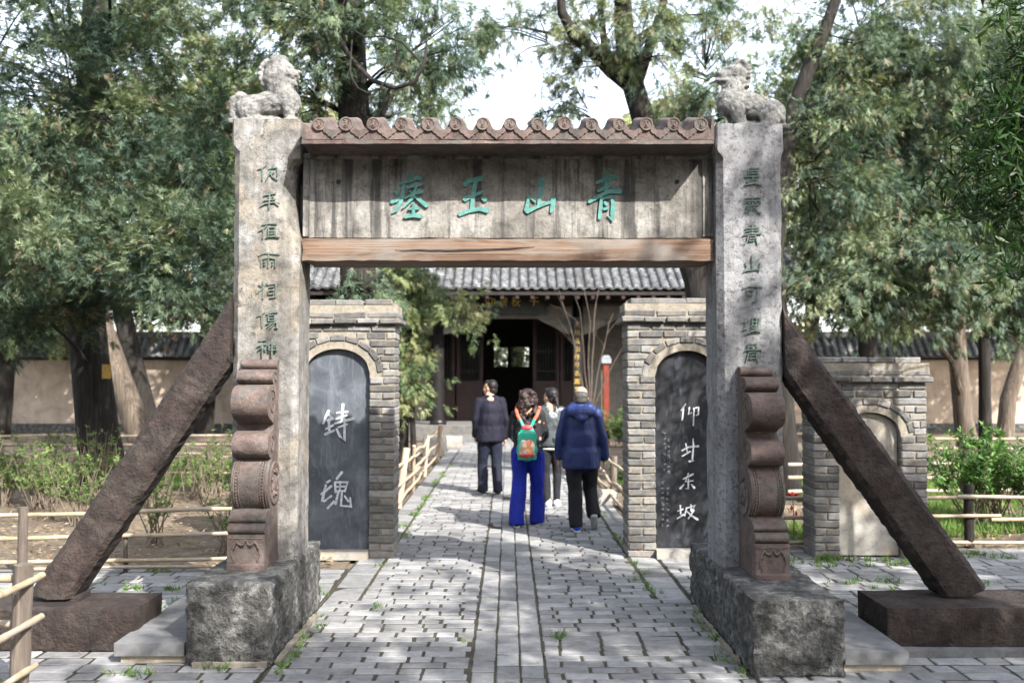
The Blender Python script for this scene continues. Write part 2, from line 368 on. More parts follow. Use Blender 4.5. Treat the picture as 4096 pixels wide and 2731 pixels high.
def lay(parent, bricks, keep, mat='paver', h=.05):
    """bricks: (x, y, length_x, length_y). The `keep` that show largest become bricks of their own, the rest one mass"""
    def size(b):
        x, y, lx, ly = b
        if y < 5.45 or abs(x / y) > .53: return 0
        return lx * ly / y ** 3
    bricks = sorted(bricks, key=size, reverse=True)
    for k, (x, y, lx, ly) in enumerate(bricks[:keep]):
        if size((x, y, lx, ly)) == 0: keep = k; break
        me = brick_mesh(lx, h, ly, k % 4, .006, .003)
        o = obj('brick', me, mat, parent, (x, y, TOP - h / 2 + random.uniform(-.001, .004)))
        o.rotation_euler = (random.gauss(0, .009), random.gauss(0, .009), random.gauss(0, .012))
    mb = MB()
    for (x, y, lx, ly) in bricks[keep:]:
        if y < 1 and abs(x) > 4: continue
        z = TOP + random.uniform(-.001, .004); a, b = lx / 2, ly / 2; e = .003
        t = [random.gauss(0, .002) for _ in range(4)]; j = lambda: random.gauss(0, .003)
        c = [(x - a + j(), y - b + j()), (x + a + j(), y - b + j()), (x + a + j(), y + b + j()), (x - a + j(), y + b + j())]
        vs = [(px, py, -.01) for px, py in c] + [(px, py, z - e + tt) for (px, py), tt in zip(c, t)] + [(x + (px - x) * (1 - e / a), y + (py - y) * (1 - e / b), z + tt) for (px, py), tt in zip(c, t)]
        fs = [(0, 1, 5, 4), (1, 2, 6, 5), (2, 3, 7, 6), (3, 0, 4, 7), (4, 5, 9, 8), (5, 6, 10, 9), (6, 7, 11, 10), (7, 4, 8, 11), (8, 9, 10, 11)]
        mb.add(vs, fs)
    if mb.v: tag(mb.build('brick_field', mat, parent, fix=False), kind='stuff')
def courses(x0, x1, y0, y1, step, L, g=.012, first=0):
    out = []; y = y0; k = 0
    while y < y1:
        x = x0 - (L * .5 if (k + first) % 2 else 0) - random.uniform(0, .04)
        while x < x1:
            l = L * random.choice((1, 1, 1, .96, 1.04, 1, .55)); a, b = max(x, x0), min(x + l, x1)
            if b - a > .05: out.append(((a + b) / 2, y + step / 2, b - a - g - random.uniform(0, .014), step - g - random.uniform(0, .006)))
            x += l
        y += step * random.uniform(.97, 1.03); k += 1
    return out
bl = []
for c in (-1, 0, 1):                                                   # three long rows down the middle
    y = -3.5 + random.uniform(0, .2)
    while y < 27:
        l = random.choice((.24, .24, .46, .30)); bl.append((c * .147, y + l / 2, .137, l - .012)); y += l
for s in (-1, 1):
    for (a, b, y0, y1) in ((.225, 1.43, -3.5, 7.8), (.225, 1.16, 7.8, 27)):
        bl += courses(*((a, b) if s > 0 else (-b, -a)), y0, y1, .121, .27)
    y = 7.85                                                           # edging stones past the gate
    while y < 27: l = random.uniform(.35, .6); bl.append((s * 1.30, y + l / 2, .24, l - .02)); y += l
lay(path, bl, 300)
lay(pave_l, courses(-5.4, -1.45, 4.6, 9.1, .15, .30), 220)
lay(pave_r, courses(1.45, 5.8, 4.6, 10.05, .15, .30), 220)

# ------------------------------------------------------------------ the stone gate
gate = thing('stone_gate', 'weathered stone gateway with carved pillars, inscribed lintel and slanting red braces across the path', 'gate', (0, 7, 0))
PY0, PY1 = 6.86, 7.32
def rel(o): o.location -= Vector((0, 7, 0)); return o
def pillar(s, mat, ztop, zbase, seed):
    x0, x1 = 1.45, 1.905; c = .045; w = x1 - x0; d = PY1 - PY0; cx = s * (x0 + x1) / 2
    def ring(z, ch):
        pts = []
        cs = [(-w / 2 + ch, -d / 2), (w / 2 - ch, -d / 2), (w / 2, -d / 2 + ch), (w / 2, d / 2 - ch), (w / 2 - ch, d / 2), (-w / 2 + ch, d / 2), (-w / 2, d / 2 - ch), (-w / 2, -d / 2 + ch)]
        for i in range(8):
            a, b = cs[i], cs[(i + 1) % 8]; n = 9 if i % 2 == 0 else 2
            for k in range(n): pts.append((a[0] + (b[0] - a[0]) * k / n, a[1] + (b[1] - a[1]) * k / n))
        return pts
    H = ztop - zbase; nz = int(H / .045); mb = MB(); n = None
    for j in range(nz + 1):
        z = H * j / nz; capz = H - z < .20
        r = ring(z, .012 if capz else c); n = len(r); grow = 1.03 if capz else 1
        for (x, y) in r:
            p = Vector((x + seed * 5, y, z)); f = fbm(p, 5) * .005 + fbm(p, 18) * .003
            f -= max(0, fbm(p, 3.2) - .45) * .03
            q = Vector((x, y, 0)).normalized()
            X, Y = x * grow + q.x * f, y * grow + q.y * f
            if s < 0 and .3 < H - z < .78 and x > .08:                   # broken corner under the eave
                e = (x - (.08 + .09 * abs((H - z - .52) / .26) ** 2))
                if e > 0 and y < .1: Y += min(.09, e * .9 + .02 * fbm(p, 9)) if y < -.1 else 0; X -= min(.05, e * .35)
            mb.v.append((X, Y, z))
    for j in range(nz):
        for k in range(n):
            a = j * n + k; b = j * n + (k + 1) % n; mb.f.append((a, b, b + n, a + n))
    mb.f.append(tuple(nz * n + k for k in range(n))); mb.smooth = True
    me = mb.mesh('pillar'); me.set_sharp_from_angle(angle=R(38))
    o = obj('pillar', me, mat, gate, (cx, (PY0 + PY1) / 2 - 7, zbase)); return o
pl = pillar(-1, 'pillar_stone_warm', 3.535, .45, 1); pl['label'] = 'pale patched pillar with chipped upper corner'
pr = pillar(1, 'pillar_stone_cool', 3.50, .40, 2); pr['label'] = 'grey speckled pillar with square top block'
rel(rough_box('base_stone', 'hewn_stone', (-1.955, 6.08, 0), (-1.43, 7.66, .50), .02, .014, 19, gate, .016, 1, .15, .006))
rel(rough_box('base_stone', 'hewn_stone', (1.43, 5.84, 0), (1.965, 7.86, .45), .02, .016, 19, gate, .018, 2, .15, .006))
rel(rough_box('brace_block', 'dark_sandstone', (-4.6, 6.40, 0), (-2.38, 6.95, .27), .06, .012, 5, gate, .025, 3, .4))
rel(rough_box('brace_block', 'dark_sandstone', (2.40, 6.36, 0), (4.6, 6.92, .29), .06, .012, 5, gate, .025, 4, .4))
rel(rough_box('step_slab', 'slab_stone', (-2.40, 6.13, .05), (-1.97, 7.45, .13), .08, .0015, 3, gate, .004, 5, .3))
rel(rough_box('step_slab', 'slab_stone', (1.99, 5.93, .05), (2.37, 7.30, .13), .08, .0015, 3, gate, .004, 6, .3))
rel(rough_box('step_footing', 'concrete', (-2.37, 6.16, 0), (-1.97, 7.4, .055), .1, .006, 4, gate, .01, 7, .3))
rel(rough_box('step_footing', 'concrete', (1.99, 5.96, 0), (2.34, 7.28, .055), .1, .006, 4, gate, .01, 8, .3))
rel(rough_box('kerb_stone', 'slab_stone', (2.42, 6.24, 0), (4.6, 6.34, .05), .1, .004, 3, gate, .008, 9, .3))
def brace(s, top, bot, w, th, y_t, y_b, seed):
    """slanting prop: runs in the xz plane from the pillar to its block"""
    a = Vector((top[0], 0, top[1])); b = Vector((bot[0], 0, bot[1])); d = (b - a); L = d.length; d.normalize()
    nrm = Vector((d.z, 0, -d.x)) * (1 if s < 0 else -1)                # upper side
    if nrm.z < 0: nrm = -nrm
    n = int(L / .016); mb = MB(); sec = []
    m = 7; k1 = 5; c = .035
    A, B = w / 2, th / 2
    cs = [(-A + c, -B), (A - c, -B), (A, -B + c), (A, B - c), (A - c, B), (-A + c, B), (-A, B - c), (-A, -B + c)]
    for i in range(8):
        p, q = cs[i], cs[(i + 1) % 8]; nn = 6 if i % 2 == 0 else 1
        for k in range(nn): sec.append((p[0] + (q[0] - p[0]) * k / nn, p[1] + (q[1] - p[1]) * k / nn))
    for j in range(n + 1):
        t = j / n; p = a + d * (L * t); yy = y_t + (y_b - y_t) * t
        for (u, v) in sec:
            sh = 0
            e = Vector((u * 9 + seed, v * 9, t * L * 9)); g = 1 + .05 * noise.noise(e * .25) + .022 * noise.noise(e * .9) + .06 * max(-.6, noise.noise(Vector((u * 7 + seed, v * 7, t * L * 26 + 2.5 * noise.noise(e * .35))))) + .02 * noise.noise(Vector((u * 30, v * 30, t * L * 60)))
            # ends are cut: vertical at the pillar, level on the block
            uu = u * g; vv = v * g; q = p + nrm * uu
            if t < .12:
                lim = a.x; over = (q.x - lim) * (1 if s < 0 else -1)
                if over > 0: q += d * (over / abs(d.x))
                if j == 0: q = q + d * ((lim - q.x) / d.x)
            if t > .85:
                lim = b.z
                if q.z < lim: q = q - d * ((q.z - lim) / d.z)
                if j == n: q = q + d * max(0, (lim - q.z) / d.z) * .35 if uu > 0 else q
            mb.v.append((q.x, yy + vv, q.z))
    k = len(sec)
    for j in range(n):
        for i in range(k):
            A_ = j * k + i; B_ = j * k + (i + 1) % k; mb.f.append((A_, B_, B_ + k, A_ + k))
    mb.f.append(tuple(range(k))); mb.f.append(tuple(n * k + i for i in range(k))); mb.smooth = True
    me = mb.mesh('brace'); me.set_sharp_from_angle(angle=R(40))
    me.transform(Matrix.Translation((-bot[0], -7, 0)))
    return obj('brace', me, 'dark_sandstone', gate, (bot[0], 0, 0))
brace(-1, (-1.91, 2.075), (-3.02, .29), .255, .25, 6.98, 6.72, 1)
brace(1, (1.91, 1.99), (3.02, .31), .275, .25, 6.98, 6.70, 5)
rel(rough_box('wedge_stone', 'dark_sandstone', (-3.06, 6.62, .26), (-2.82, 6.8, .305), .05, .006, 9, gate, .01, 13))
# the inscribed lintel
def panel():
    nx, nz = 70, 16; mb = MB(); x0, x1, z0, z1 = -1.45, 1.45, 2.725, 3.33
    me = None
    o = rough_box('lintel_panel', 'panel_stone', (x0, 7.0, z0), (x1, 7.2, z1), .05, .003, 6, gate, .008, 21)
    return rel(o)
lint = panel()
mb = MB()                                                               # raised margin of the panel
for (a, b) in (((-1.45, 6.990, 3.285), (1.45, 6.9985, 3.325)), ((1.375, 6.990, 2.735), (1.448, 6.9985, 3.283)), ((-1.448, 6.990, 2.735), (-1.40, 6.9985, 3.283))): mb.box(a, b)
mb.v = [(x, y - 7.1, z - 2.725) for x, y, z in mb.v]; bevel_mesh(me := mb.mesh('border'), .003, 1); obj('border', me, 'panel_stone', lint)
for u in (338.5, 677):                                                  # drilled holes as near-black discs, their inner shade put into the colour
    p = at(u, 181.5, 6.99); t = MB(); pts = []
    t.tube([(0, .002, 0), (0, -.006, 0)], [.017, .017], 14); h = t.build('hole_shade_disc', None, lint); h.location = (p.x, p.y - 7.1 + .004, p.z - 2.725); h.data.materials.append(M.setdefault('shade_black', flat('shade_black', (.01, .01, .01)).m))
beam = rough_box('wooden_beam', 'beam_wood', (-1.449, 6.945, 2.555), (1.449, 7.40, 2.718), .04, .003, 8, gate, .016, 22); rel(beam)
mb = MB(); pts = []                                                     # long drying crack
for i in range(26):
    t = i / 25; u = 395 + 140 * t; v = 249.5 + 2.2 * math.sin(t * 3.0) - 3.5 * t + .8 * noise.noise(Vector((t * 9, 0, 0))); p = at(u, v, 6.939); pts.append((p.x, p.y, p.z))
for i in range(25):
    h = .0055 * math.sin(math.pi * (i + .5) / 25) ** .7 + .001
    a, b = pts[i], pts[i + 1]; mb.add([(a[0], a[1], a[2] - h), (b[0], b[1], b[2] - h), (b[0], b[1], b[2] + h), (a[0], a[1], a[2] + h)], [(0, 1, 2, 3)])
crk = mb.build('crack', M['shade_black'], beam, fix=False); crk.location = -Vector((0, 7.1725, 2.555))

# roof-shaped capping stone with carved tile ends
def capstone():
    X0, X1 = -1.388, 1.392; zf = 3.315; zt = 3.345; yF, yR, yB = 6.66, 7.09, 7.5
    cs = [at(319.1 + i * 27.27, 124, 6.66).x for i in range(15)]; P = cs[1] - cs[0]
    def top(x):
        k = min(cs, key=lambda c: abs(c - x)); e = abs(x - k); r = .046
        val = 3.405
        if x < X0 + .05: return 3.455 - (x - X0) * .5
        if x > X1 - .02: return 3.49
        if e < r: return max(val, 3.447 + math.sqrt(max(0, r * r - e * e)))
        q = (e - r) / (P / 2 - r); return val + .042 * (1 - min(1, q * 1.15)) ** 2
    xs = np.linspace(X0, X1, 360); mb = MB(); n = len(xs)
    rows = [(yF, zt, 0), (yF, None, 0), (yR, None, .115), (yB, None, 0), (yB, zt, 0)]
    for (y, z, rise) in rows:
        for x in xs: mb.v.append((x, y, z if z is not None else top(x) + rise + .004 * fbm((x, y, 0), 6)))
    for j in range(4):
        for i in range(n - 1):
            a = j * n + i; mb.f.append((a, a + 1, a + n + 1, a + n))
    mb.f.append(tuple(j * n for j in range(5))); mb.f.append(tuple(j * n + n - 1 for j in range(5)))
    mb.f.append((0, n - 1, 5 * n - 1, 4 * n))
    mb.v = [(x, y - 7.09, z - 3.3) for x, y, z in mb.v]
    o = mb.build('roof_cap', 'red_sandstone', gate, loc=(0, .09, 3.3))
    rough = rough_box('eave_board', 'red_sandstone', (X0 - .004, yF - .012, zf - .005), (X1 + .004, yB + .01, zt), .05, .004, 7, None, .012, 31)
    rough.location -= Vector((0, 7.09, 3.3)); rough.parent = o
    for i, c in enumerate(cs):                                          # round tile end with a carved face
        t = MB(); r = .045; N = 20; zc = 3.447
        t.tube([(0, .004, 0), (0, -.012, 0), (0, -.012, 0), (0, -.006, 0)], [r, r, r * .8, r * .78], N, True, (0, -1, 0))
        for (ex, ez, ea, eb) in ((-.013, .009, .0075, .0055), (.013, .009, .0075, .0055)):
            t.tube([(ex, -.004, ez), (ex, -.010, ez)], [ea, ea * .6], 8)
        t.tube([(0, -.006, .012), (0, -.012, -.002), (0, -.015, -.007), (0, -.006, -.010)], [.003, .0045, .0065, .004], 7)
        w = random.uniform(.8, 1.2)
        for dz, ww, cv in ((-.016, .014, .004 * w), (-.023, .017, .006 * w)):
            t.tube([(-ww, -.007, dz + cv), (-ww * .5, -.0095, dz), (0, -.0105, dz - cv * .3), (ww * .5, -.0095, dz), (ww, -.007, dz + cv)], [.0016, .0026, .003, .0026, .0016], 6)
        for sx in (-1, 1): t.tube([(sx * .022, -.006, .018), (sx * .013, -.009, .0215), (sx * .005, -.008, .018)], [.0015, .0026, .0015], 6)
        t.smooth = True; f = t.build('carved_face', 'red_sandstone', o, loc=(c + random.gauss(0, .002), yF - 7.09 - .004 + random.uniform(-.004, .003), zc - 3.3 + random.gauss(0, .002))); f.rotation_euler = (random.gauss(0, .05), random.gauss(0, .12), random.gauss(0, .05)); f.scale = (random.uniform(.93, 1.05),) * 3; f.data.set_sharp_from_angle(angle=R(40))
    for i in range(14):                                                 # pointed drip tiles between them
        c = (cs[i] + cs[i + 1]) / 2; hw = P / 2 - .028; poly = []
        for k in range(9): q = -1 + k / 4; poly.append((q * hw, .107 + .036 * abs(q) ** 2.4))
        sc = [(hw, .10), (hw * .78, .085), (hw * .6, .082), (hw * .42, .066), (hw * .2, .060), (0, .045)]
        poly += sc + [(-a, b) for a, b in sc[:-1][::-1]]
        MB().prism(poly, -.011, .004).build('drip_tile', 'red_sandstone', o, loc=(c, yF - 7.09, 0))
    return o
capstone()
# drum stones leaning on the pillars
def arcp(cd, cz, a, b, t0, t1, n=9):
    return [(cd + a * math.cos(t0 + (t1 - t0) * i / n), cz + b * math.sin(t0 + (t1 - t0) * i / n)) for i in range(n + 1)]
def drum(s, k, zb, x0, x1):
    H = R(90)
    pf = [(0, 0), (.40, 0), (.40, .035), (.385, .042), (.385, .225)]
    pf += arcp(.352, .262, .034, .032, -H, H, 7) + [(.345, .297)] + arcp(.338, .322, .022, .022, -H, H, 6) + [(.322, .348), (.30, .362)]
    pf += arcp(.125, .535, .190, .183, -R(58), R(62), 16)
    pf += [(.205, .705)] + arcp(.205, .795, .105, .088, -R(75), R(80), 12) + [(.16, .895), (.145, .93)]
    pf += arcp(.205, 1.075, .135, .116, -R(85), R(95), 14) + arcp(.12, 1.245, .082, .05, -R(70), R(95), 9) + arcp(.03, 1.33, .045, .035, -R(60), R(90), 6) + [(0, 1.368)]
    w = x1 - x0
    mb = MB().prism([(-d * k, z) for d, z in pf], 0, w, 'yz'); me = bevel_mesh(mb.mesh('drum_stone'), .007, 2, 25)
    for p in me.polygons: p.use_smooth = True
    me.set_sharp_from_angle(angle=R(35))
    cx = s * (x0 + x1) / 2
    me.transform(Matrix.Translation((-w / 2, 0, 0)))
    o = obj('drum_stone', me, 'red_sandstone', gate, (cx, PY0 - 7 + .004, zb))
    bk = MB().box((-w / 2 - .012 * s * 0, .0, 0), (w / 2, .02, 1.36))
    for xs in (-1, 1):                                                  # beaded bands round the drum
        t = MB()
        for q in range(17):
            a = -R(52) + R(108) * q / 16; d_, z_ = .125 + .191 * math.cos(a), .535 + .184 * math.sin(a)
            t.tube([(xs * w * .36 - .004, -d_ * k, z_), (xs * w * .36 + .004, -d_ * k, z_)], [.0085, .0085], 7)
        for off in (.29, .43):
            t.tube([(xs * w * off, -(.125 + .191 * math.cos(a)) * k, .535 + .184 * math.sin(a)) for a in np.linspace(-R(54), R(58), 18)], .0045, 6)
        t.build('beaded_band', 'red_sandstone', o)
        t = MB()                                                        # carved disc on the flank
        N = 24; x = xs * w / 2
        for rr, dd in ((.175, .012), (.12, .006), (.055, .02)):
            pass
        t.tube([(x - xs * .004, -.115 * k, .535), (x + xs * .007, -.115 * k, .535), (x + xs * .007, -.115 * k, .535), (x + xs * .002, -.115 * k, .535)], [.108 * k + .04, .108 * k + .04, .108 * k + .02, .10 * k + .012], N, True, (xs, 0, 0))
        t.tube([(x - xs * .004, -.115 * k, .535), (x + xs * .009, -.115 * k, .535), (x + xs * .016, -.115 * k, .535)], [.062, .05, .018], N)
        for q in range(8):
            a = q * math.pi / 4; t.tube([(x + xs * .003, -.115 * k + math.cos(a) * .066, .535 + math.sin(a) * .066), (x + xs * .006, -.115 * k + math.cos(a + .5) * .10, .535 + math.sin(a + .5) * .10)], [.012, .006], 6)
        t.smooth = True; t.build('flank_rosette', 'red_sandstone', o)
        t = MB()                                                        # scroll lines on the flank
        def cur(cd, cz, r0, turns, n=22, a0=0):
            t.tube([(x + xs * .001, -(cd + (r0 * (1 - i / n * .8)) * math.cos(a0 + turns * 6.283 * i / n)) * k, cz + (r0 * (1 - i / n * .8)) * math.sin(a0 + turns * 6.283 * i / n)) for i in range(n + 1)], .006, 5)
        cur(.20, 1.075, .09, 1.4, a0=1.2); cur(.20, .795, .06, 1.2, a0=1.5); cur(.12, 1.245, .035, 1.0, a0=1.2)
        t.tube([(x, -.02 * k, .1), (x, -.02 * k, 1.32)], .006, 5)
        t.build('flank_scroll', 'red_sandstone', o)
    t = MB()                                                            # scalloped apron carved on the plinth
    pts = []
    for q in range(25):
        e = -1 + q / 12; z = .185 - .022 * abs(math.sin(e * math.pi * 1.5)) + .012 * (abs(e) < .15) - .02 * (abs(e) > .85)
        pts.append((e * w * .36, -.385 * k - .001, z))
    t.tube(pts, .008, 6)
    t.tube([(-w * .46, -.386 * k, .205), (w * .46, -.386 * k, .205)], .004, 5)
    for xs in (-1, 1): t.tube([(xs * w * .34, -.386 * k, .15), (xs * w * .39, -.386 * k, .10), (xs * w * .30, -.386 * k, .06), (xs * w * .36, -.386 * k, .05)], [.004, .006, .005, .003], 5)
    t.build('carved_apron', 'red_sandstone', o)
    bp = []
    for q in range(25):
        e = -1 + q / 12; bp.append((e * w * .34, .175 - .022 * abs(math.sin(e * math.pi * 1.5)) + .012 * (abs(e) < .15) - .02 * (abs(e) > .85)))
    # flat near-black strip painting the shade just under the scallops
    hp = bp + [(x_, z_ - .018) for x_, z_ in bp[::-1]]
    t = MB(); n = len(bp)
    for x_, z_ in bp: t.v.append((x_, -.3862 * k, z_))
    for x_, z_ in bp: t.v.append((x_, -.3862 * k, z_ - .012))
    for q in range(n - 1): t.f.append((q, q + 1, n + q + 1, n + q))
    t.build('hollow_shade', M['shade_black'], o, fix=False)
    return o
drum(-1, 1.0, .50, 1.575, 1.815)
drum(1, 1.18, .45, 1.585, 1.805)

for (a_, b_, sd) in (((-1.425, 6.10, 0), (-1.375, 7.3, .035), 61), ((-1.9, 6.035, 0), (-1.45, 6.075, .04), 62), ((1.385, 6.1, 0), (1.425, 7.6, .03), 63)):   # mortar squeezed out along the feet
    rel(rough_box('mortar_skirt', 'mortar', a_, b_, .03, .008, 14, gate, .015, sd, 1, .008))
# ------------------------------------------------------------------ carved writing
def parse(s, w=9):
    out = []
    for st in s.split(';'):
        st = st.strip()
        if st: out.append([tuple(float(q) for q in (p.split(',') + ([str(w)] if p.count(',') == 1 else []))) for p in st.split()])
    return out
def inscribe(parent, proot, texts, origin, scale, Y, mat, w=9, w0=1.0, depth=.003, name='character'):
    for s in texts:
        st = parse(s, w); xs = [p[0] for q in st for p in q]; ys = [p[1] for q in st for p in q]
        cx, cy = (min(xs) + max(xs)) / 2, (min(ys) + max(ys)) / 2
        p = at((origin[0] + cx / scale) / 4, (origin[1] + cy / scale) / 4, Y); k = Y / FPX / (4 * scale)
        obj(name, strokes_mesh(name, st, k, k, cx, cy, depth, 0, w0), mat, parent, p - proot)
BIG = ['275,175,28 278,215,34 268,245,26;190,265,20 260,245,26 330,215,30 365,220,34;225,265,22 222,330,30 205,400,30 165,475,26 135,492,14;145,322,18 178,335,32 170,352,18;128,410,28 165,395,30 215,362,16;255,300,18 300,280,24 360,268,28;270,318,14 300,345,20;355,310,22 325,340,14;235,378,14 300,345,22 375,325,26;325,262,20 315,320,26 290,380,26 220,455,14;310,362,16 360,400,30 410,440,34;300,415,22 303,460,26 302,515,26;265,465,18 305,456,22 345,458,26;235,525,26 300,515,28 365,520,34',
       '705,270,42 740,240,34 840,218,40;795,225,32 775,320,34 758,470,30;700,385,44 750,365,28 842,328,24;660,505,34 730,480,28 820,462,30 885,475,42;838,376,20 868,390,42',
       '1310,225,46 1300,300,36 1285,425,28;1205,352,18 1195,420,28 1186,476,40;1190,485,34 1260,450,26 1350,415,26 1400,402,22;1205,362,12 1255,405,20;1400,368,42 1395,430,36 1380,488,20',
       '1822,160,30 1815,230,34 1803,318,30;1735,255,24 1800,230,28 1885,208,34;1745,320,20 1800,300,26 1855,268,30;1675,408,24 1740,370,30 1830,325,30 1925,322,42;1775,375,20 1768,450,30 1758,540,26;1775,382,16 1850,366,28 1868,420,34 1862,500,36 1855,548,36 1825,515,12;1798,408,22 1818,430,26;1790,465,20 1828,455,26']
inscribe(lint, Vector((0, 7.1, 2.725)), BIG, (1500, 600), 1.96, 6.992, 'green_paint', depth=.006)
LEFT = ['282,105 320,95,12 345,72,10;315,100,12 318,150,14 315,190,10;365,102,8 425,92,12 431,130,12 428,155,8;400,68 398,95;375,115,10 390,160,10 430,185,12;375,147,8 405,130,8;345,190,8 365,150,10 378,112,8',
        '325,300,10 360,292,10 420,283,11;372,265,12 370,330,13 368,400,12;325,337,9 415,330,10;395,305 402,325;300,382,8 340,360,12 400,350,12 445,360,14',
        '310,520 370,508,10 425,512,12;365,495 366,510;288,567 325,550,11 350,525,10;325,555,10 322,620,10;360,537,10 415,535,10;362,540,10 362,602,11;415,538,10 412,602,11;365,565,8 410,563,8;365,585,8 410,583,8;345,612 400,605,12 445,610,14',
        '285,747,12 330,730,11 400,735,11 445,738,14;363,735,12 362,838,13;312,775,10 308,832,10;310,777 360,765,9 415,772,11 415,835,12;330,790,10 335,800,10;330,814,10 335,822,10;390,790,10 395,798,10;390,814,10 394,822,10',
        '275,1030,10 310,1000,12 335,970;320,940 325,990,12 323,1070,13;290,965,8 318,985,8;355,967,8 420,955,10 418,1060,12 370,1064,9;365,985,8 405,980,8;360,1012 405,1005 400,1035,8 362,1038,8 360,1012,8;352,945 352,965',
        '275,1202 310,1190,12 335,1170;312,1195,11 316,1285,13;345,1187,10 390,1172,10 430,1170,11;375,1158 372,1175;360,1195 365,1237;360,1195 410,1190 408,1237;365,1215 405,1212;362,1235 408,1232;345,1257 425,1245,11 428,1290,14 410,1285,8;355,1282 385,1255;375,1290 405,1258',
        '290,1385 345,1378,10;275,1427 310,1415 350,1405;318,1415,11 318,1500,12;285,1452 315,1430;325,1430 345,1447;365,1405 368,1457;365,1405 425,1410,11 425,1452,10;368,1430 425,1430;368,1452 425,1450;390,1380,11 390,1500,12']
RIGHT = ['285,60 287,120;285,60 365,60 360,115;290,80 355,80;288,98 358,98;255,126,10 370,118,12;320,122 318,178,10;320,147 350,145;255,187 330,172,11 385,188,12;270,165 300,147',
         '258,285 380,278,11;318,278 318,332;262,305 258,327;262,305 375,302 378,327;285,313 300,325;335,313 350,322;270,340 365,335;265,362 300,345;260,387 310,355;285,402 325,355;325,350 350,380 380,395,14;357,350 340,365',
         '315,480,11 315,545;265,508,10 370,503,11;268,528 368,522;245,562,10 300,545,12 385,548,13;285,565 275,610 258,627;285,565 340,562 345,600 355,628,11;295,585 335,583;290,603 332,600',
         '315,712,12 316,822,13;268,760 275,800 250,837;260,826,10 320,818,11 365,815,11;375,765 365,832,12',
         '245,957,12 290,940,11 385,945,14;355,945,12 350,1055,13 325,1057,9;275,970 278,1012;275,970 320,968 315,1007;278,1005 318,1003',
         '245,1205 290,1195;268,1175 268,1255;245,1264 295,1245,10;315,1175 318,1237;315,1175 375,1175 372,1232;318,1203 372,1202;318,1230 372,1228;345,1172 345,1275,11;310,1252 380,1250;270,1287 330,1270,12 390,1270,14',
         '285,1370 288,1417;285,1370 350,1368 348,1412;318,1390 318,1412;300,1390 318,1390;262,1427 265,1415 385,1412,11 378,1437;288,1435 270,1502;288,1435 345,1432 345,1480 360,1505,11;295,1455 342,1453;292,1478 342,1475']
inscribe(pl, Vector((-1.6775, 7.09, .45)), LEFT, (880, 620), 1.8667, 6.8525, 'dim_green_paint', w0=.82, depth=.005)
inscribe(pr, Vector((1.6775, 7.09, .40)), RIGHT, (2840, 640), 1.8667, 6.8525, 'dim_green_paint', w0=.82, depth=.005)

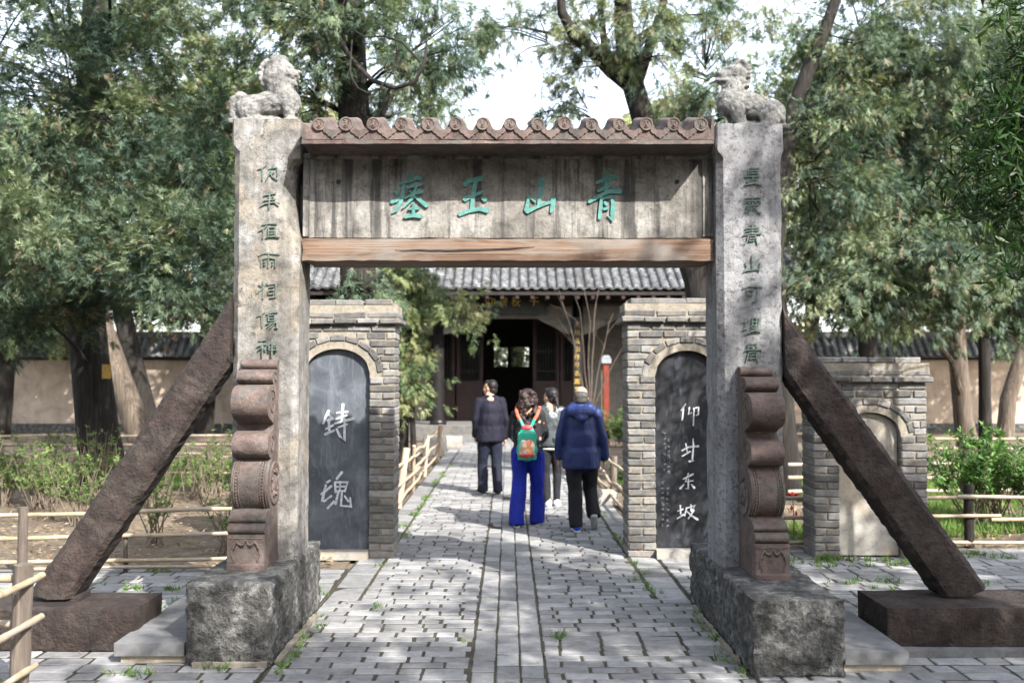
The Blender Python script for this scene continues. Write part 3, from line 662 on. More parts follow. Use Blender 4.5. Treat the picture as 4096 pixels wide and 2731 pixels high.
# ------------------------------------------------------------------ stone lions on the pillar tops
def lion(s, loc, label):
    """local x runs the way the beast faces; 1 unit = .0069 m (a picture point)"""
    k = .0069
    def E(x, z, rx, rz, ry, y=0, rot=0): return ell((x * k, y * k, z * k), (rx * k, ry * k, rz * k), (0, R(rot), 0))
    def C(x0, z0, x1, z1, r0, r1, y0=0, y1=0): return cap((x0 * k, y0 * k, z0 * k), (x1 * k, y1 * k, z1 * k), r0 * k, r1 * k)
    if s < 0:
        P = [E(-19, 18, 14, 14, 14), C(-18, 19, 14, 24, 12.5, 14), E(23, 24, 12.5, 15, 14), C(17, 30, 12, 44, 14, 13), E(12, 57, 14.5, 15, 13, rot=-14), E(7, 50, 11, 14, 13), E(26, 53, 8.5, 6.5, 9, rot=24), E(24, 45.5, 9, 4.2, 8, rot=24), E(19, 61, 7, 5.5, 10), E(15, 69, 7, 5, 8),
             E(-27, 28, 8.5, 7.5, 7.5), C(-33, 26, -33, 8, 5.5, 5, -2, -2), E(-31, 6, 7, 7, 7)]
        for y in (-9.5, 9.5):
            P += [C(24, 20, 27, 4, 6.8, 5.2, y, y), E(29, 3, 6.5, 3.6, 5.5, y), E(-15, 13, 11.5, 12, 5.5, y), C(-13, 6, -2, 3, 5, 4.5, y, y), E(9, 66, 4, 7, 3, y * .95, 24), E(24, 59.5, 3.2, 2.6, 2.8, y * .5), C(18, 64.5, 26, 62, 2.2, 1.8, y * .5, y * .35), E(16, 50, 6, 7, 3, y * 1.15)]
        for q in range(6):                                                  # curls at the back of the mane
            a = 2.2 + q * .33; P += [E(9 + 15.5 * math.cos(a), 53 + 16.5 * math.sin(a), 3.6, 3.6, 9 - abs(q - 2.5))]
        P += [E(33, 56, 3, 2.6, 4.2), E(0, 4, 24, 5, 12)]
    else:
        P = [E(-20, 20, 15, 12, 14, rot=8), E(0, 26, 20, 14, 13, rot=-30), E(20, 31, 16, 17, 14), C(19, 42, 15, 52, 12, 10), E(14, 60, 12, 11, 11, rot=-12), E(25, 57, 10, 7.5, 8.5, rot=6), E(27, 52, 9, 3.2, 8, rot=4), E(11, 70, 7, 6, 8),
             E(-30, 16, 6, 13, 9), C(-30, 8, -12, 6, 6, 5)]
        for y in (-9, 9):
            P += [C(18, 22, 11, 4, 8, 6, y, y), E(14, 3, 8, 3.5, 6, y), E(-18, 13, 12, 11, 5, y), C(-22, 8, -8, 3, 5, 4.5, y, y), E(8, 69, 3, 5.5, 3, y * .8, 25), E(22, 63.5, 3.2, 2.5, 2.8, y * .55)]
        for q in range(6): P += [E(5 - q * .5, 46 + q * 4.2, 3.8, 2.8, 10 - abs(q - 3), 0, 20)]
        P += [E(33.5, 60, 3, 2.5, 4), C(20, 51, 35, 53, 2.4, 2.2, -6, -3), C(20, 51, 35, 53, 2.4, 2.2, 6, 3), C(19, 67, 27, 65, 2.2, 1.6, -4, -3), C(19, 67, 27, 65, 2.2, 1.6, 4, 3), E(12, 73, 4, 4, 6), E(-4, 4, 26, 5.5, 11)]
    P += [lambda mb: mb.box((-35 * k, -17 * k, -1.5 * k), (34 * k, 17 * k, 4 * k))]
    me = remesh(P, .0074, 1, 'stone_lion', .0075, 26)
    if s > 0: me.transform(Matrix.Scale(-1, 4, (1, 0, 0))); me.flip_normals()
    o = obj('stone_lion', me, 'lion_stone', None, loc)
    tag(o, label, 'statue', 'stone beasts on the pillar tops')
    dk = MB()
    return o
lion(-1, at(266.5, 118, 7.06).to_tuple()[:2] + (3.537,), 'stone beast with raised head and curled tail on the pale chipped pillar')
lion(1, at(751, 119, 7.06).to_tuple()[:2] + (3.502,), 'stone beast with flat back facing left on the grey speckled pillar')

# ------------------------------------------------------------------ brick stele shrines
def shrine(name, label, x0, x1, y, ztop, r0, r1, spring, rise, depth, slab_mat, sill=True, ch=.073):
    t = thing(name, label, 'shrine', ((x0 + x1) / 2, y, 0)); o = Vector(((x0 + x1) / 2, y, 0)); rec = .13
    cx = (r0 + r1) / 2; hw = (r1 - r0) / 2; ring = .068
    wall_top = ztop - 4 * .062
    def arch(x, g=0):                                                   # height of the opening at x
        e = (x - cx) / (hw + g); return -1 if abs(e) >= 1 else spring + (rise + g) * math.sqrt(1 - e * e)
    # mortar core with the arched recess
    mb = MB(); N = 24
    mb.box((x0 + .012, y + rec, 0), (x1 - .012, y + depth - .01, ztop - .03))
    mb.box((x0 + .012, y + .012, 0), (r0 - .006, y + rec - .001, wall_top)); mb.box((r1 + .006, y + .012, 0), (x1 - .012, y + rec - .001, wall_top))
    xs = [r0 - .004 + (r1 - r0 + .008) * i / N for i in range(N + 1)]
    for i in range(N):
        za = max(arch(xs[i], .004), spring); zb = max(arch(xs[i + 1], .004), spring)
        mb.prism([(xs[i], za), (xs[i + 1], zb), (xs[i + 1], wall_top), (xs[i], wall_top)], y + .012, y + rec - .002)
    mb.box((x0 - .02, y - .02, wall_top + .004), (x1 + .02, y + depth, ztop - .06))
    mb.v = [tuple(Vector(v) - o) for v in mb.v]; mb.build('mortar_core', 'mortar', t)
    q = [0]
    def put(xa, xb, za, zb, ya, yb, rot=0, gap=.009):
        l, h, d = xb - xa - gap, zb - za - gap, yb - ya
        if l < .03: return
        b = obj('brick', brick_mesh(l, h, d, q[0] % 3, .009, .005), 'brick_grey', t, Vector(((xa + xb) / 2, (ya + yb) / 2, (za + zb) / 2)) - o + Vector((0, random.uniform(-.005, .004), 0)))
        b.rotation_euler = (random.gauss(0, .01), rot + random.gauss(0, .01), random.gauss(0, .012)); q[0] += 1
    nc = int(round(wall_top / ch)); hh = wall_top / nc
    def run(xa, xb, za, zb, k):
        L = .25; n = max(1, round((xb - xa) / L))
        if xb - xa < .34: cuts = [xa, xb] if k % 2 == 0 else [xa, (xa + xb) / 2 + random.uniform(-.02, .02), xb]
        else:
            st = (xb - xa) / n; cuts = [xa + st * i + ((-.5 * st if k % 2 else 0) if 0 < i else 0) for i in range(n + 1)]
            cuts = [xa] + [c for c in cuts[1:] if c < xb - .06] + [xb]
        for a, b in zip(cuts, cuts[1:]): put(a, b, za, zb, y - .002, y + (depth if (a == x0 or b == x1) else .12))
    for k in range(nc):
        za, zb = k * hh, (k + 1) * hh; zm = (za + zb) / 2; g = 2 * ring - .012
        if zb < spring + .01: run(x0, r0, za, zb, k); run(r1, x1, za, zb, k)
        else:
            e = (za - spring) / (rise + g)
            if e < 1:
                w = (hw + g) * math.sqrt(max(0, 1 - e * e)) if e > 0 else hw + g
                run(x0, cx - w, za, zb, k); run(cx + w, x1, za, zb, k)
            else: run(x0, x1, za, zb, k)
    for rg, (g0, yy) in enumerate(((ring * .5, y + .035), (ring * 1.55, y - .004))):   # two rings of arch bricks
        n = 9 if rg == 0 else 9
        for i in range(n):
            a = math.pi * (i + .5) / n; A, B = hw + g0, rise + g0
            px, pz = cx + A * math.cos(a), spring + B * math.sin(a)
            tx, tz = -A * math.sin(a), B * math.cos(a); Lg = math.hypot(tx, tz) * math.pi / n; ang = math.atan2(tz, tx)
            put(px - Lg / 2, px + Lg / 2, pz - ring / 2, pz + ring / 2, yy, yy + .10, -ang, .008)
    for j, pr_ in enumerate((.055, .03, .005, -.035)):                  # stepped cornice
        za = wall_top + j * .062; k = 0; xa = x0 - pr_; n = max(3, round((x1 - x0 + 2 * pr_) / (.22 if j % 2 == 0 else .28))); st = (x1 - x0 + 2 * pr_) / n
        for i in range(n):
            a_, b_ = xa + i * st, xa + (i + 1) * st
            put(a_ + random.uniform(-.012, .012) * (i > 0), b_, za, za + .062, y - pr_, y + depth + pr_)
    poly = [(r0 + .004, .02), (r1 - .004, .02)] + [(cx + (hw - .004) * math.cos(math.pi * i / 20), spring + (rise - .004) * math.sin(math.pi * i / 20)) for i in range(21)]
    mb = MB().prism(poly, y + .075, y + rec + .02); mb.v = [tuple(Vector(v) - o) for v in mb.v]
    st_ = obj('stele', bevel_mesh(mb.mesh('stele'), .004, 1), slab_mat, t)
    if sill: rel_ = rough_box('sill_stone', 'concrete', (r0 - .01, y - .09, 0), (r1 + .01, y + .07, .085), .06, .004, 5, None, .008, 3); rel_.location -= o; rel_.parent = t
    return t, st_, o
s1, st1, o1 = shrine('stele_shrine', 'arched brick shrine with slate blue stele beside the pale chipped pillar', -2.27, -1.09, 9.64, 2.50, -1.96, -1.345, 1.79, .225, .42, 'slate_blue')
s2, st2, o2 = shrine('stele_shrine', 'arched brick shrine with black stele bearing white characters', 1.155, 2.335, 9.68, 2.52, 1.435, 2.05, 1.75, .25, .42, 'ink_black')
s3, st3, o3 = shrine('stele_shrine', 'low arched brick shrine with blank grey slab behind the slanting brace', 2.945, 4.05, 9.62, 1.94, 3.20, 3.79, 1.2, .2, .40, 'concrete', False)
inscribe(st2, o2, ['400,632,7 375,668,8;388,655,7 380,720,9;420,650,7 415,690,8 432,680,6;440,657,6 470,650,8 468,690,8 455,695,5;445,660,7 440,750,6', '440,822,6 442,860,8 435,935,8;378,887,6 410,868,9 470,862,11;400,848,6 408,895,7;380,917,6 425,890,8;418,945,12 442,940,7',
    '385,1042,7 440,1015,10;415,1010,7 398,1056,8 440,1050,7;415,1040,7 412,1095,9 398,1093,5;390,1070,6 368,1094,10;430,1070,6 447,1090,12', '355,1217,6 385,1205,7;370,1185,7 372,1235,8;352,1257,6 390,1233,8;405,1200,6 452,1185,9 430,1217,7;405,1197,7 393,1242,7;405,1217,6 430,1240,9 465,1262,13;445,1210,6 413,1257,6;428,1180,6 428,1215,7'],
    (2450, 1150), 1.364, 9.752, 'white_paint', depth=.003)
inscribe(st1, o1, ['160,645,16 130,717,12;150,660,12 187,692,14;150,700,11 190,690,12;160,690,14 165,762,13;145,747,10 187,725,12;140,777,14 192,755,12;240,608,16 235,700,13;205,657,10 267,650,12;200,692,10 262,670,12;195,717,11 300,688,16;215,737,10 265,720,10;250,690,11 250,815,14 230,790,8;205,745,10 225,790,13',
    '150,1047,12 168,1035,12;120,1112,12 178,1065,13;145,1060,11 125,1150,15;135,1152,10 177,1120,11;155,1190,13 192,1150,12;235,988,14 205,1027,13;195,1045,11 200,1102,12;195,1045,11 267,1045,13 250,1097,11;200,1070,9 255,1068,9;200,1095,9 250,1092,9;225,1040,9 222,1095,9;215,1100,12 200,1167,13;235,1095,11 230,1175,13 287,1180,16 280,1130,9;250,1120,8 272,1152,11'],
    (1200, 1180), 1.4, 9.712, 'white_paint', depth=.003)
rr = random.Random(3)                                                   # small worn columns of writing
def scrawl(parent, proot, x, z0, z1, Y, w):
    mb = MB(); z = z0
    while z > z1:
        for _ in range(4):
            a = rr.uniform(-w, w); c = rr.uniform(-w, w); e = rr.uniform(-w, w); f = rr.uniform(-w, w); L = math.hypot(e - a, f - c) + 1e-6; px, pz = -(f - c) / L * w * .13, (e - a) / L * w * .13
            mb.add([(a - px, 0, z + c - pz), (a + px, 0, z + c + pz), (e + px, 0, z + f + pz), (e - px, 0, z + f - pz)], [(0, 1, 2, 3)])
            mb.v[-4:] = [(vx, -.0007 * (len(mb.f) % 5), vz) for vx, _, vz in mb.v[-4:]]
        z -= w * 3
    tag(mb.build('small_writing', 'faint_paint', parent, fix=False, loc=Vector((x, Y, 0)) - proot), kind='stuff')
for px, v0, v1 in ((664.5, 432, 470), (668.5, 440, 475), (662.5, 482, 528), (667.5, 488, 530)): p = at(px, 450, 9.75); scrawl(st2, o2, p.x, at(px, v0, 9.75).z, at(px, v1, 9.75).z, 9.751, .017)
p = at(314.3, 450, 9.71); scrawl(st1, o1, p.x, at(314, 446, 9.71).z, at(314, 474, 9.71).z, 9.711, .015)
# ------------------------------------------------------------------ hall at the end of the path
flat('lacquer_black', (.012, .011, .011), .35, .4, .4, 6)
flat('dark_red', (.017, .0055, .005), .5, .35, .4, 5)
flat('gold_for_sun', (.42, .28, .06), .5, .4, .3, 20)  # same gold, colour lowered because the couplet board stands in sun
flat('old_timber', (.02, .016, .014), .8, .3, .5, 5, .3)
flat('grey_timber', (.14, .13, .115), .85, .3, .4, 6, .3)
flat('gold', (.78, .56, .13), .45, .5, .2, 20)  # colour raised to make up for the eave shade on the plaque
flat('post_red', (.13, .022, .011), .6, .3, .3, 8)
flat('metal_grey', (.20, .21, .22), .4, .5, .2, 8)
flat('yellow_plate', (.42, .26, .05), .6, .3, .3, 20)
hall = thing('temple_hall', 'dark timber hall with grey tiled eaves and gold lettered plaque beyond the path', 'building', (0, 27, 0))
def H(mb, name, mat, parent=None, **k):
    mb.v = [(x, y - 27, z) for x, y, z in mb.v]; return mb.build(name, mat, parent or hall, **k)
rb = rough_box('platform', 'brick_grey', (-7.4, 26.9, 0), (7.4, 37, .42), .5, .01, 3, None, .02, 41); rb.location -= Vector((0, 27, 0)); rb.parent = hall
rb = rough_box('step_stone', 'slab_stone', (-1.9, 26.45, 0), (2.1, 26.88, .2), .2, .01, 3, None, .02, 42); rb.location -= Vector((0, 27, 0)); rb.parent = hall
for x in (-5.2, -1.94, 1.94, 5.2):
    mb = MB().tube([(x, 27.7, .42), (x, 27.7, .55), (x, 27.7, .56), (x, 27.7, 4.2)], [.24, .22, .165, .155], 16); mb.smooth = True
    H(mb, 'column', 'lacquer_black')
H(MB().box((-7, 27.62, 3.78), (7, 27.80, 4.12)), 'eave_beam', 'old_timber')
H(MB().box((-7, 27.64, 3.36), (7, 27.78, 3.70)), 'tie_beam', 'grey_timber')
for x in (-5.2, -1.94, 1.94, 5.2):
    for s in (-1, 1):
        pts = [(0, 3.35), (.95, 3.35), (.72, 3.22), (.45, 3.10), (.22, 2.96), (0, 2.92)]
        H(MB().prism([(x + s * (.15 + a), b) for a, b in pts], 27.66, 27.74), 'bracket', 'grey_timber')
# walls and doors of the front
H(MB().box((-7, 30.1, .42), (-2.45, 30.35, 4.3)), 'front_wall', 'grey_timber'); H(MB().box((2.45, 30.1, .42), (7, 30.35, 4.3)), 'front_wall', 'grey_timber')
for s in (-1, 1): H(MB().box((s * 7 - .2, 28, .42), (s * 7 + .2, 35.5, 5)), 'side_wall', 'grey_plaster')
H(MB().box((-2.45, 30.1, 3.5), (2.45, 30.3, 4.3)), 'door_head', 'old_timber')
def door(x0, x1, y):
    w = x1 - x0; d = H(MB().box((x0, y, .45), (x1, y + .03, 1.62)).box((x0, y, 1.62), (x0 + .1, y + .03, 3.5)).box((x1 - .1, y, 1.62), (x1, y + .03, 3.5)).box((x0 + .1, y, 3.38), (x1 - .1, y + .03, 3.5)), 'door', 'dark_red')
    for z0, z1 in ((.6, 1.15), (1.25, 1.5)): H(MB().box((x0 + .1, y - .015, z0), (x1 - .1, y - .002, z1)), 'door_panel', 'dark_red', d)
    n = 7
    for i in range(n): xx = x0 + .1 + (w - .2) * (i + .5) / n; H(MB().box((xx - .01, y, 1.62), (xx + .01, y + .02, 3.38)), 'lattice_bar', 'lacquer_black', d)
    for zz in (1.9, 2.5, 3.1): H(MB().box((x0 + .1, y + .021, zz), (x1 - .1, y + .035, zz + .02)), 'lattice_bar', 'lacquer_black', d)
for x0 in (-2.4, -1.55, .75, 1.58): door(x0, x0 + .8, 30.0)
# dark room with two lattice windows at the back
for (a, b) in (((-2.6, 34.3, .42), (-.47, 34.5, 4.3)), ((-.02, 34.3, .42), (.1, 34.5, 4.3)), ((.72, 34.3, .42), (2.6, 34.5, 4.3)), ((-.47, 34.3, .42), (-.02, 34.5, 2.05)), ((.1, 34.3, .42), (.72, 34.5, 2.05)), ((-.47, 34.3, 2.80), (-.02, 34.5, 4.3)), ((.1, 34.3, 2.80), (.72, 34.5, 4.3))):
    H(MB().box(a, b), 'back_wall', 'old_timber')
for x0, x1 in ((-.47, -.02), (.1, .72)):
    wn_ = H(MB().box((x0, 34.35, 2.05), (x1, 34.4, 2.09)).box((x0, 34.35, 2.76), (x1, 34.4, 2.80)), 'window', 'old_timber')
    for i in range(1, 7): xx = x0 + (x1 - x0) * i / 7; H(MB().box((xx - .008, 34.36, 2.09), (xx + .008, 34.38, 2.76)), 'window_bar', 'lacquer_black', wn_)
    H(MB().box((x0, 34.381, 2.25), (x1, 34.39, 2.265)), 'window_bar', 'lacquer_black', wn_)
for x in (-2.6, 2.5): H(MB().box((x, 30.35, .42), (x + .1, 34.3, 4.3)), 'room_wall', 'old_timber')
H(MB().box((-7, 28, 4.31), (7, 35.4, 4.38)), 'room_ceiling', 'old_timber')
# plaque and couplet board
pq = H(MB().box((at(482, 300, 27.4).x, 27.4, at(500, 313.5, 27.4).z), (at(546.5, 300, 27.4).x, 27.5, at(500, 290.5, 27.4).z)), 'plaque', 'lacquer_black')
for u, v, ch, sz in ((490, 302.5, '仰', .31), (503.3, 302, '景', .27), (516, 302, '秋', .27), (534, 302, '千', .30)):
    p = at(u, v, 27.385); g = obj('character', glyph(ch, sz, depth=.008), 'gold', pq, p - Vector((0, 27, 0))); g.rotation_euler = (0, R(8), 0)
cb = H(MB().box((at(573.5, 300, 27.45).x, 27.45, at(500, 405, 27.45).z), (at(582, 300, 27.45).x, 27.5, at(500, 317, 27.45).z)), 'couplet_board', 'lacquer_black')
for i, ch in enumerate('大川名山終平古圖雲'):
    p = at(577.2, 324.5 + i * 8.1, 27.435); obj('character', glyph(ch, .16, depth=.006), 'gold_for_sun', cb, p - Vector((0, 27, 0)))
# tiled roof
def tiles(parent, x0, x1, y0, z0, y1, z1, pitch, step, upto, origin):
    """rows of half-round cover tiles with hollow pan tiles between, each tile lapping the one below"""
    d = Vector((0, y1 - y0, z1 - z0)); L = d.length; d.normalize(); nrm = Vector((0, -d.z, d.y)); mb = MB(); n = int((x1 - x0) / pitch)
    for i in range(n):
        xc = x0 + pitch * (i + .5); s = 0; k = 0
        while s < min(upto, L):
            for kind in (0, 1):
                x = xc + kind * pitch / 2; r = pitch * .30; m = 5; j = random.uniform(-.01, .01)
                o = len(mb.v)
                for (ss, lift) in ((s - .02, .028), (s + step, .0)):
                    p = Vector((x + j, y0, z0)) + d * ss
                    for q in range(m + 1):
                        a = math.pi * q / m
                        hgt = (math.sin(a) * r + .02) if kind == 0 else (-math.sin(a) * r * .75 + r * .45)
                        w = p + nrm * (hgt + lift) + Vector((math.cos(a) * r * (1 if kind == 0 else 1.15), 0, 0)); mb.v.append(tuple(w - origin))
                for q in range(m): mb.f.append((o + q, o + q + 1, o + m + 2 + q, o + m + 1 + q))
                if s == 0: mb.f.append(tuple(o + q for q in range(m + 1)))
            s += step; k += 1
    mb.smooth = False; return tag(mb.build('roof_tiles', 'roof_tile', parent, fix=False), kind='stuff')
OH = Vector((0, 27, 0))
H(MB().prism([(26.2, 4.0), (33, 7.9), (35.0, 6.6), (36.8, 5.3), (36.8, 5.2), (33, 7.75), (26.2, 3.9)], -8, 8, 'yz'), 'roof_deck', 'old_timber')
tiles(hall, -8, 8, 26.15, 4.04, 33, 7.95, .25, .15, 3.2, OH)
H(MB().box((-8, 32.85, 7.9), (8, 33.15, 8.25)), 'roof_ridge', 'roof_tile')
for i in range(40):
    x = -7.8 + i * .4; H(MB().box((x, 26.22, 3.8), (x + .09, 26.9, 3.88)), 'rafter', 'dark_red') if abs(x) < 5 else None
# ------------------------------------------------------------------ courtyard walls
def court_wall(label, x0, x1, y):
    t = thing('courtyard_wall', label, 'wall', ((x0 + x1) / 2, y, 0)); o = Vector(((x0 + x1) / 2, y, 0))
    for name, mat, a, b in (('plaster_face', 'plaster', (x0, y - .2, .25), (x1, y + .2, 2.28)), ('stone_footing', 'hewn_stone', (x0, y - .26, 0), (x1, y + .26, .25)), ('eave_strip', 'old_timber', (x0, y - .34, 2.28), (x1, y + .34, 2.36))):
        mb = MB().box(a, b); mb.v = [tuple(Vector(v) - o) for v in mb.v]; mb.build(name, mat, t)
    mb = MB().prism([(y - .5, 2.36), (y + .5, 2.36), (y, 3.0)], x0, x1, 'yz'); mb.v = [tuple(Vector(v) - o) for v in mb.v]; mb.build('coping', 'roof_tile', t)
    tiles(t, x0, x1, y - .58, 2.36, y - .02, 3.05, .25, .17, 2, o)
    mb = MB().box((x0, y - .12, 3.0), (x1, y + .12, 3.2)); mb.v = [tuple(Vector(v) - o) for v in mb.v]; mb.build('ridge_course', 'roof_tile', t)
court_wall('tan plastered wall with tile coping behind the left trees', -24, -7.3, 32.2)
court_wall('tan plastered wall with tile coping behind the right trees', 7.3, 24, 32.2)
# ------------------------------------------------------------------ fences
def rail_mesh(p0, p1, r, knots=True, wob=.012, seed=0):
    p0, p1 = Vector(p0), Vector(p1); L = (p1 - p0).length; n = max(4, int(L / .11)); pts = []; rs = []
    for i in range(n + 1):
        t = i / n; e = Vector((seed * 7.3 + t * L * .8, seed, 0))
        pts.append(p0.lerp(p1, t) + Vector((noise.noise(e) * wob * .6, noise.noise(e + Vector((5, 0, 0))) * wob, noise.noise(e + Vector((0, 9, 0))) * wob)))
        rs.append(r * (1 - .18 * t) * (1.16 if knots and i % 3 == 1 else 1))
    mb = MB().tube(pts, rs, 8); mb.smooth = True; return mb
def fence(label, posts, rails, rail_mat='bamboo_pole', post_mat='post_wood', name='bamboo_fence', knots=True, wob=.02):
    b = Vector(posts[0][0]); t = thing(name, label, 'fence', b)
    for i, (p, h, r, lean) in enumerate(posts):
        p = Vector(p); mb = MB(); n = 6
        mb.tube([p + Vector((lean[0] * q / n, lean[1] * q / n, h * q / n)) + Vector((noise.noise(p * 3 + Vector((q * .7, 0, 0))), noise.noise(p * 3 + Vector((0, q * .7, 0))), 0)) * .008 for q in range(n + 1)], [r * (1 + .08 * noise.noise(p + Vector((0, 0, q)))) for q in range(n + 1)], 9)
        mb.v = [tuple(Vector(v) - b) for v in mb.v]; mb.smooth = True; o = mb.build('post', post_mat, t); o.data.set_sharp_from_angle(angle=R(50))
    for i, (p0, p1, r) in enumerate(rails):
        mb = rail_mesh(p0, p1, r, knots, wob, i + len(label)); mb.v = [tuple(Vector(v) - b) for v in mb.v]; mb.build('rail', rail_mat, t).data.set_sharp_from_angle(angle=R(50))
    return t
fence('bamboo rail fence with thick weathered corner post in the near left corner', [((-2.63, 5.42, 0), .74, .052, (.02, .0)), ((-2.52, 3.3, 0), .74, .05, (0, 0)), ((-4.6, 5.45, 0), .74, .05, (0, 0))],
      [((-2.575, 5.56, .66), (-2.53, 3.0, .63), .019), ((-2.575, 5.54, .43), (-2.53, 3.0, .40), .019), ((-2.58, 5.46, .655), (-4.8, 5.47, .62), .02), ((-2.58, 5.46, .415), (-4.8, 5.47, .40), .02), ((-2.575, 5.50, .17), (-2.53, 3.0, .16), .018)])
fence('bamboo rail fence along the shrub bed behind the left brace', [((-4.28, 8.86, 0), .60, .042, (0, 0)), ((-3.42, 8.98, 0), .56, .02, (0, 0)), ((-2.3, 9.1, 0), .55, .02, (0, 0)), ((-6.4, 8.75, 0), .6, .04, (0, 0))],
      [((-6.6, 8.66, .50), (-3.3, 8.96, .535), .021), ((-3.45, 8.94, .54), (-1.9, 9.08, .565), .02), ((-6.6, 8.66, .30), (-1.9, 9.08, .35), .021), ((-6.6, 8.66, .10), (-1.9, 9.08, .125), .02), ((-4.2, 8.83, .06), (-2.35, 9.02, .055), .015)])
fence('dark post and bamboo rail fence behind the right brace', [((4.75, 10.3, -.02), .66, .05, (0, 0)), ((2.72, 10.3, -.02), .6, .035, (0, 0)), ((7.2, 10.35, -.02), .64, .05, (0, 0))],
      [((2.3, 10.26, .50), (5.0, 10.24, .515), .022), ((4.6, 10.24, .515), (7.6, 10.28, .50), .02), ((2.3, 10.26, .30), (5.05, 10.24, .325), .021), ((4.95, 10.24, .285), (7.6, 10.28, .29), .02), ((2.3, 10.26, .05), (7.6, 10.28, .05), .021)], post_mat='bark')
fence('far rail fence at the foot of the left courtyard wall', [((x, 20, 0), .62, .035, (0, 0)) for x in (-13, -10.4, -7.8, -5.2, -2.6)], [((-14, 19.95, z), (-2.2, 19.95, z + .02), .03) for z in (.2, .38, .56)])
fence('rail fence across the grass strip behind the left shrubs', [((x, 16.6, 0), .5, .03, (0, 0)) for x in (-11.5, -9, -6.8, -4.4, -2.4)], [((-12, 16.55, z), (-2.1, 16.55, z), .024) for z in (.16, .42)])
fence('far rail fence at the foot of the right courtyard wall', [((x, 19, 0), .62, .035, (0, 0)) for x in (6.4, 8.6, 10.8, 13)], [((5.8, 18.95, z), (14, 18.95, z + .02), .028) for z in (.2, .38, .56)])
fence('rail fence behind the glossy green bush', [((x, 13.6, 0), .62, .035, (0, 0)) for x in (4.6, 6.7, 9)], [((3.8, 13.55, z), (9.6, 13.55, z + .02), .026) for z in (.2, .38, .56)])
def stick(s, label):
    posts = [((s * 1.46, 11.4, 0), .7, .035, (-s * .02, .05)), ((s * 1.46, 13.25, 0), .78, .05, (-s * .09, .25)), ((s * 1.45, 15.2, 0), .72, .028, (-s * .05, -.3)), ((s * 1.45, 17.4, 0), .7, .03, (-s * .04, .25)), ((s * 1.45, 20.3, 0), .78, .05, (-s * .10, -.2))]
    if s > 0: posts = [((1.50, 11.4, 0), .7, .05, (0, 0)), ((1.50, 14.2, 0), .62, .05, (0, 0)), ((1.5, 17.5, 0), .66, .04, (0, 0)), ((1.5, 21, 0), .66, .04, (0, 0))]
    rails = [((s * 1.40, 10.9, .62), (s * 1.40, 15.6, .56), .024), ((s * 1.42, 15.2, .60), (s * 1.42, 20.8, .66), .024), ((s * 1.39, 10.9, .40), (s * 1.40, 15.7, .30), .026), ((s * 1.42, 15.2, .34), (s * 1.43, 20.8, .42), .024), ((s * 1.40, 11.2, .13), (s * 1.42, 20.4, .18), .022)]
    fence(label, posts, rails, 'peeled_wood', 'peeled_wood' if s < 0 else 'post_wood', 'stick_fence', False, .07)
stick(-1, 'crooked peeled stick fence along the path under the pale green juniper'); stick(1, 'crooked stick fence along the path beside the hooded jacket walker')
# ------------------------------------------------------------------ small things about the path
t = thing('lamp_post', 'short rust red square lamp post with grey metal cap near the hall', 'lamp', (at(606, 400, 25.5).x, 25.5, 0))
mb = MB().box((-.075, -.075, 0), (.075, .075, 2.08)); bevel_mesh(me := mb.mesh('post'), .008, 1); obj('post', me, 'post_red', t)
mb = MB().box((-.125, -.125, 2.08), (.125, .125, 2.2)).prism([(-.125, 2.201), (.125, 2.201), (.07, 2.29), (-.07, 2.29)], -.125, .125); bevel_mesh(me := mb.mesh('cap'), .01, 1); obj('cap', me, 'metal_grey', t)
MB().box((-.115, -.02, .0), (-.079, .02, 1.9)).build('pale_edging', 'bamboo_pole', t)
def rock(label, x, y, d, seed):
    o = rough_box('stone_block', 'concrete', (x - d[0] / 2, y - d[1] / 2, -.02), (x + d[0] / 2, y + d[1] / 2, d[2]), .05, .02, 5, None, .04, seed, 1, .02); tag(o, label, 'stone', 'loose stones beside the path')
rock('squared kerb stone at the foot of the right stick fence', 1.36, 13.9, (.28, .5, .17), 51)
rock('rough stone block at the far end of the left stick fence', -1.62, 22.2, (.5, .5, .42), 52)
rock('long low stone beside the path just before the hall step', -1.55, 24.3, (.9, .5, .3), 53)
# red paper flower by the low shrine
t = thing('red_flower', 'small bright red flower beside the low brick shrine', 'flower', (at(793, 500, 10.6).x, 10.6, 0)); flat('red_petal', (.62, .03, .015), .6, .3, .2, 20)
MB().tube([(0, 0, 0), (.01, 0, .2), (-.005, 0, .5)], .005, 5).build('stem', 'twig', t)
for i in range(9):
    a = i * .7; z = .47 + .012 * (i % 3); mb = MB(); c = Vector((math.cos(a) * .03, math.sin(a) * .03, z)); u = Vector((math.cos(a), math.sin(a), .5)).normalized(); v = u.cross(Vector((0, 0, 1))).normalized()
    mb.add([c - u * .03, c + v * .03 + u * .012, c + u * .045 + Vector((0, 0, .012)), c - v * .03 + u * .012], [(0, 1, 2, 3)]); mb.build('petal', 'red_petal', t, fix=False)
for i, (dx, dz) in enumerate(((-.02, .36), (.03, .30), (.0, .25))): MB().tube([(dx, -.01, dz - .03), (dx, -.012, dz), (dx, -.01, dz + .03)], [.004, .016, .004], 6).build('bud', 'red_petal', t)
